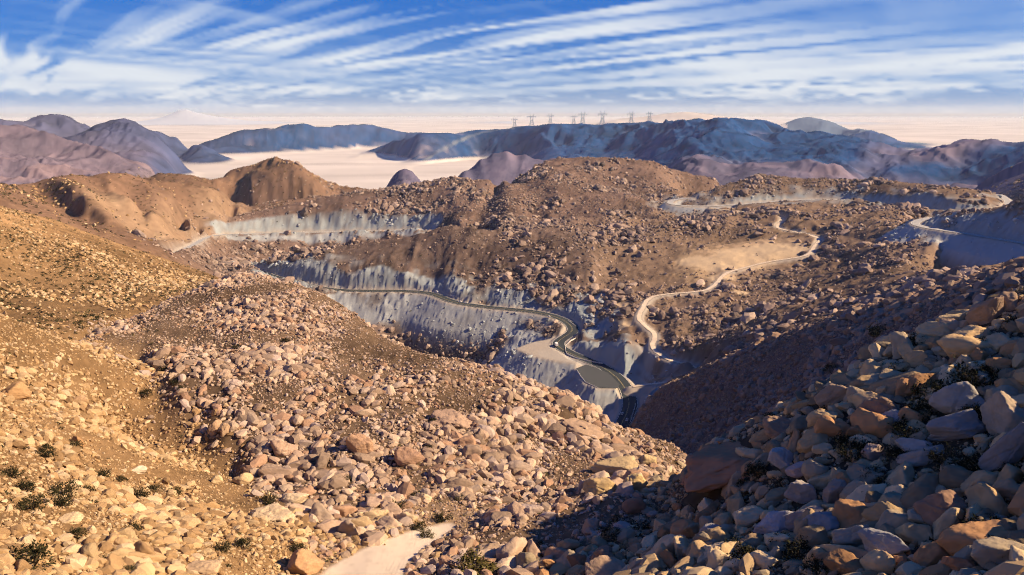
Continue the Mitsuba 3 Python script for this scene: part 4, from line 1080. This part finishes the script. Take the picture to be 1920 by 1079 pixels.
def pylon_parts():
    """A lattice tower of unit height: spread legs to a waist, two raised horns, a crossarm."""
    J = trimesh.util.concatenate
    w = .022
    out = []
    for sx in (-1, 1):
        for sy in (-1, 1):
            out.append(('leg', bar((.17 * sx, .14 * sy, -.04), (.085 * sx, .03 * sy, .5), w)))
    lat = []
    for z0, z1 in ((0, .17), (.17, .33), (.33, .5)):
        x0, x1 = .17 - .17 * z0, .17 - .17 * z1
        for sy in (-1, 1):
            y0, y1 = sy * (.14 - .22 * z0), sy * (.14 - .22 * z1)
            lat += [bar((-x0, y0, z0), (x1, y1, z1), w * .55), bar((x0, y0, z0), (-x1, y1, z1), w * .55)]
    out.append(('lattice', J(lat)))
    for sx in (-1, 1):
        out.append(('horn', J([bar((.06 * sx, .02, .5), (.14 * sx, .02, 1.0), w), bar((.085 * sx, -.03, .5), (.155 * sx, -.02, .82), w)])))
    out.append(('crossarm', J([bar((-.36, 0, .78), (.36, 0, .78), w), bar((-.30, 0, .72), (.30, 0, .72), w * .8), bar((-.36, 0, .78), (-.30, 0, .72), w * .7), bar((.36, 0, .78), (.30, 0, .72), w * .7)])))
    for x in (-.32, 0, .32):
        out.append(('insulator', bar((x, 0, .77), (x, 0, .62), w * .9)))
    return out


PYL = [(pn, mikit.ply(m, 'pylon_steel')) for pn, m in pylon_parts()]
PYLONS = [(965, 220, 'first pylon from the left, lowest on the range beside the pale track'), (997, 213, 'second pylon from the left on the blue range'), (1032, 213, 'third pylon from the left on the blue range'),
          (1076, 215, 'fourth pylon from the left, the short one beside a taller pylon'), (1093, 209, 'fifth pylon from the left, on the small summit'), (1130, 208, 'sixth pylon from the left, alone in a dip of the range'),
          (1184, 209, 'seventh pylon from the left, in front of the pale far hill'), (1218, 215, 'rightmost of the eight pylons on the blue range')]
er = np.exp(row)
for k, (u, v, lab) in enumerate(PYLONS):
    a, t = bearing(u, v)
    i = np.searchsorted(col, a)
    m = (er > 5200) & (er < 7600)
    j = np.nonzero(m)[0][TT[i][m].argmax()]
    r = er[j]
    zb = ZG[i, j]
    hgt = max(t * r - zb, 18 * r / 1500)
    key = 'pylon' + (f'_{k:03d}' if k else '')
    M = T().translate([r * math.sin(a), r * math.cos(a), zb]).rotate([0, 0, 1], 12).scale([hgt * 1.05, hgt * 1.05, hgt])
    cnt_ = {}
    for pn, d_ in PYL:
        n = cnt_.get(pn, 0); cnt_[pn] = n + 1
        scene[f'{key}__{pn}' + (f'_{n:03d}' if n else '')] = {**d_, 'to_world': M}
    labels[key] = {'label': lab, 'category': 'pylon', 'group': 'pylons on the blue range'}

# ------------------------------------------------------------------ shrubs
scene['leaf_matte'] = {'type': 'twosided', 'bsdf': {'type': 'diffuse', 'reflectance': {'type': 'mesh_attribute', 'name': 'vertex_color'}}}
flat_mat('twig', (.10, .075, .05))


def foliage(n, seed, leaf=0.075):
    """Leaf-sized triangles in clumps through a low dome one metre across."""
    g = np.random.default_rng(seed)
    k = 26
    cl = g.normal(size=(k, 3)); cl /= np.linalg.norm(cl, axis=1, keepdims=True)
    cl *= g.uniform(.45, 1, (k, 1)) * [.5, .5, .42]; cl[:, 2] = np.abs(cl[:, 2]) * 1.0 + .06
    w = g.integers(0, k, n)
    c = cl[w] + g.normal(0, .075, (n, 3))
    c[:, 2] = np.abs(c[:, 2])
    d = g.normal(size=(n, 3)) + (c - [0, 0, .1]) * 2.5; d /= np.linalg.norm(d, axis=1, keepdims=True)
    e = np.cross(d, g.normal(size=(n, 3))); e /= np.linalg.norm(e, axis=1, keepdims=True) + 1e-9
    s = leaf * g.uniform(.6, 1.5, (n, 1))
    v = np.stack([c - e * s * .4, c + e * s * .4, c + d * s * 1.5], 1).reshape(-1, 3)
    tone = g.uniform(.6, 1.5, k)[w] * g.uniform(.7, 1.3, n)
    return v, np.arange(3 * n).reshape(-1, 3), np.repeat(tone, 3)


def stems(seed):
    g = np.random.default_rng(seed)
    return trimesh.util.concatenate([bar((0, 0, -.1), (g.uniform(-.34, .34), g.uniform(-.34, .34), g.uniform(.22, .42)), .028) for _ in range(9)])


GREEN = [(.042, .040, .020), (.075, .068, .032), (.026, .027, .015), (.10, .088, .032)]
FOL = [foliage(800, 40 + k, 0.048) for k in range(5)]
STEM = [mikit.ply(stems(70 + k), 'twig') for k in range(4)]
SHRUBS = [(60, 1042, 100, 0), (118, 918, 62, 0), (20, 885, 44, 0), (45, 915, 40, 2), (140, 835, 34, 0), (80, 850, 40, 2), (60, 945, 60, 0), (190, 888, 34, 0), (225, 898, 26, 0), (260, 925, 40, 2), (290, 915, 36, 0), (325, 922, 34, 0), (250, 990, 40, 0), (145, 1000, 40, 0), (195, 1048, 38, 0), (230, 1052, 32, 2), (270, 1040, 34, 0), (415, 1025, 44, 0), (455, 1020, 44, 0), (505, 935, 46, 0), (555, 1025, 36, 0), (240, 1074, 40, 1), (110, 940, 48, 2), (85, 840, 30, 0), (165, 917, 30, 0),
          (534, 637, 22, 2), (445, 650, 20, 2), (308, 690, 24, 0), (275, 735, 34, 2), (340, 726, 22, 2), (326, 715, 26, 2), (600, 674, 22, 1), (420, 696, 18, 1), (815, 788, 32, 0), (890, 822, 34, 0), (896, 848, 30, 0), (920, 797, 22, 0), (962, 745, 18, 1), (745, 885, 28, 0), (650, 897, 30, 2), (805, 838, 22, 0), (940, 880, 20, 0), (1120, 830, 26, 0), (1105, 825, 20, 0), (1235, 842, 22, 1), (860, 932, 34, 1), (780, 928, 30, 2), (750, 946, 44, 1), (785, 984, 40, 0), (830, 970, 40, 2), (800, 1000, 34, 1), (985, 816, 22, 0), (1020, 888, 22, 1),
          (880, 1070, 112, 3), (1010, 1018, 26, 0), (1165, 980, 60, 2), (1145, 1000, 54, 2), (1200, 985, 60, 2),
          (1423, 880, 62, 2), (1462, 905, 56, 2), (1408, 850, 40, 2), (1395, 905, 40, 2), (1600, 845, 80, 2), (1580, 830, 60, 2), (1640, 890, 60, 2), (1550, 768, 34, 0), (1450, 780, 40, 0), (1700, 800, 80, 2), (1720, 770, 70, 2), (1745, 735, 80, 2), (1820, 700, 110, 2), (1790, 730, 80, 2), (1860, 690, 60, 2), (1830, 775, 60, 2), (1780, 860, 90, 2), (1830, 870, 80, 2), (1850, 640, 40, 0), (1910, 600, 44, 2), (1720, 640, 60, 0), (1680, 690, 44, 1), (1620, 830, 50, 2), (1500, 1035, 80, 2), (1540, 1060, 70, 2), (1400, 1045, 80, 2), (1380, 1020, 60, 2), (1850, 990, 90, 2), (1880, 1030, 80, 2), (1900, 880, 50, 2), (1660, 690, 40, 1), (1645, 620, 46, 1), (1560, 690, 36, 1), (1680, 850, 60, 2), (1660, 905, 44, 2), (1470, 1010, 50, 2)]
used_ = {}
TONE = ['dark green', 'yellowish green', 'blackish green', 'bright olive']
for k, (u, v, w, tone) in enumerate(SHRUBS):
    P, r = profile(u, min(v + 0.30 * w * .6, 1077))
    W = 0.8 * w * np.linalg.norm(P) / 1500
    key = 'shrub' + (f'_{k:03d}' if k else '')
    M = T().translate(P.tolist()).rotate([0, 0, 1], float(rng.uniform(0, 360))).scale([W * 1.0, W * rng.uniform(.8, 1.1), W * rng.uniform(.75, 1.0)])
    q = k % 5
    if ('f', q, tone) not in PLY:
        fv, ff, ft = FOL[q]
        PLY['f', q, tone] = mikit.ply((fv, ff), 'leaf_matte', color=np.array(GREEN[tone]) * ft[:, None])
    scene[f'{key}__foliage'] = {**PLY['f', q, tone], 'to_world': M}
    scene[f'{key}__stem'] = {**STEM[k % 4], 'to_world': M}
    dd = LUV - [u, v]
    li = np.linalg.norm(dd, axis=1).argmin()
    dx, dy = -dd[li]
    side = ('right of' if dx > 0 else 'left of') if abs(dx) > abs(dy) else ('below' if dy > 0 else 'above')
    used_[li, side] = used_.get((li, side), 0) + 1
    o = ['', 'second ', 'third ', 'fourth ', 'fifth ', 'sixth ', 'seventh ', 'eighth ', 'ninth ', 'tenth '][min(used_[li, side] - 1, 9)]
    size = 'large' if w >= 60 else 'small' if w < 32 else 'low'
    labels[key] = {'label': f"{o}{size} {TONE[tone]} desert shrub {side} {landmarks[li][4]}", 'category': 'shrub', 'group': 'desert shrubs among the rocks'}
# small scrub nobody would count
vs, cs = [], []
tuft_v, tuft_f, tuft_t = foliage(16, 5, 0.30)
SC = {'J': (.016, 1.0, 2.6), 'JJ': (.0065, 2.0, 4.5), 'D': (.016, .5, 1.3), 'C': (.010, .6, 1.5), 'A': (.03, .4, 1.3), 'B': (.006, .8, 2.0), 'G': (.0016, 1.5, 3.5), 'E': (.0014, 1.5, 3.5), 'Fh': (.001, 2, 4)}
for zn, (den, s0, s1) in SC.items():
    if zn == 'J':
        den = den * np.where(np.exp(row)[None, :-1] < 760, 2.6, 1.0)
    cnt = rng.poisson(den * QA * zg[zn] * qv * clear * np.clip(patch * 3 - 0.7, 0.1, 2))
    i, j = np.nonzero(cnt)
    i, j = np.repeat(i, cnt[i, j]), np.repeat(j, cnt[i, j])
    fu, fv = rng.uniform(size=len(i)), rng.uniform(size=len(i))
    bl = lambda G: (G[i, j] * (1 - fu) * (1 - fv) + G[i + 1, j] * fu * (1 - fv) + G[i, j + 1] * (1 - fu) * fv + G[i + 1, j + 1] * fu * fv)
    s = rng.uniform(s0, s1, len(i)); an = rng.uniform(0, 6.28, len(i))
    base = tuft_v[None] * s[:, None, None] * [1.1, 1.1, .8]
    cx, sx = np.cos(an)[:, None], np.sin(an)[:, None]
    base = np.stack([base[..., 0] * cx - base[..., 1] * sx, base[..., 0] * sx + base[..., 1] * cx, base[..., 2]], -1) + np.c_[bl(XG), bl(YG), bl(ZG)][:, None]
    vs.append(base.reshape(-1, 3))
    tone = np.array(GREEN)[rng.choice([0, 1, 2], len(i))] * rng.uniform(.7, 1.6, (len(i), 1))
    cs.append((tone[:, None] * tuft_t[None, :, None]).reshape(-1, 3))
vs = np.vstack(vs)
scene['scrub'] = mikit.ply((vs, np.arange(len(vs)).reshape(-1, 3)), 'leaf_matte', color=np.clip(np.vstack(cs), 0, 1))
labels['scrub'] = {'kind': 'stuff', 'label': 'small dark dry scrub dotted over the hills', 'category': 'scrub'}
print('triangles', sum(len(meshkit.WRITTEN[d['filename']][1]) for d in scene.values() if d.get('type') == 'ply'), 'scrub', len(vs) // 3)

# ------------------------------------------------------------------ haze
scene['haze_air'] = {'type': 'homogeneous', 'albedo': {'type': 'rgb', 'value': [0.74, 0.88, 0.99]}, 'sigma_t': {'type': 'rgb', 'value': [1.6e-5, 1.6e-5, 1.6e-5]}}
scene['haze'] = {'type': 'cube', 'to_world': T().translate([0, 0, 15]).scale([90000, 90000, 450]), 'bsdf': {'type': 'null'}, 'interior': {'type': 'ref', 'id': 'haze_air'}}
labels['haze'] = {'kind': 'stuff', 'label': 'thin pale blue haze over the far desert', 'category': 'haze'}
scene['camera']['medium'] = {'type': 'ref', 'id': 'haze_air'}
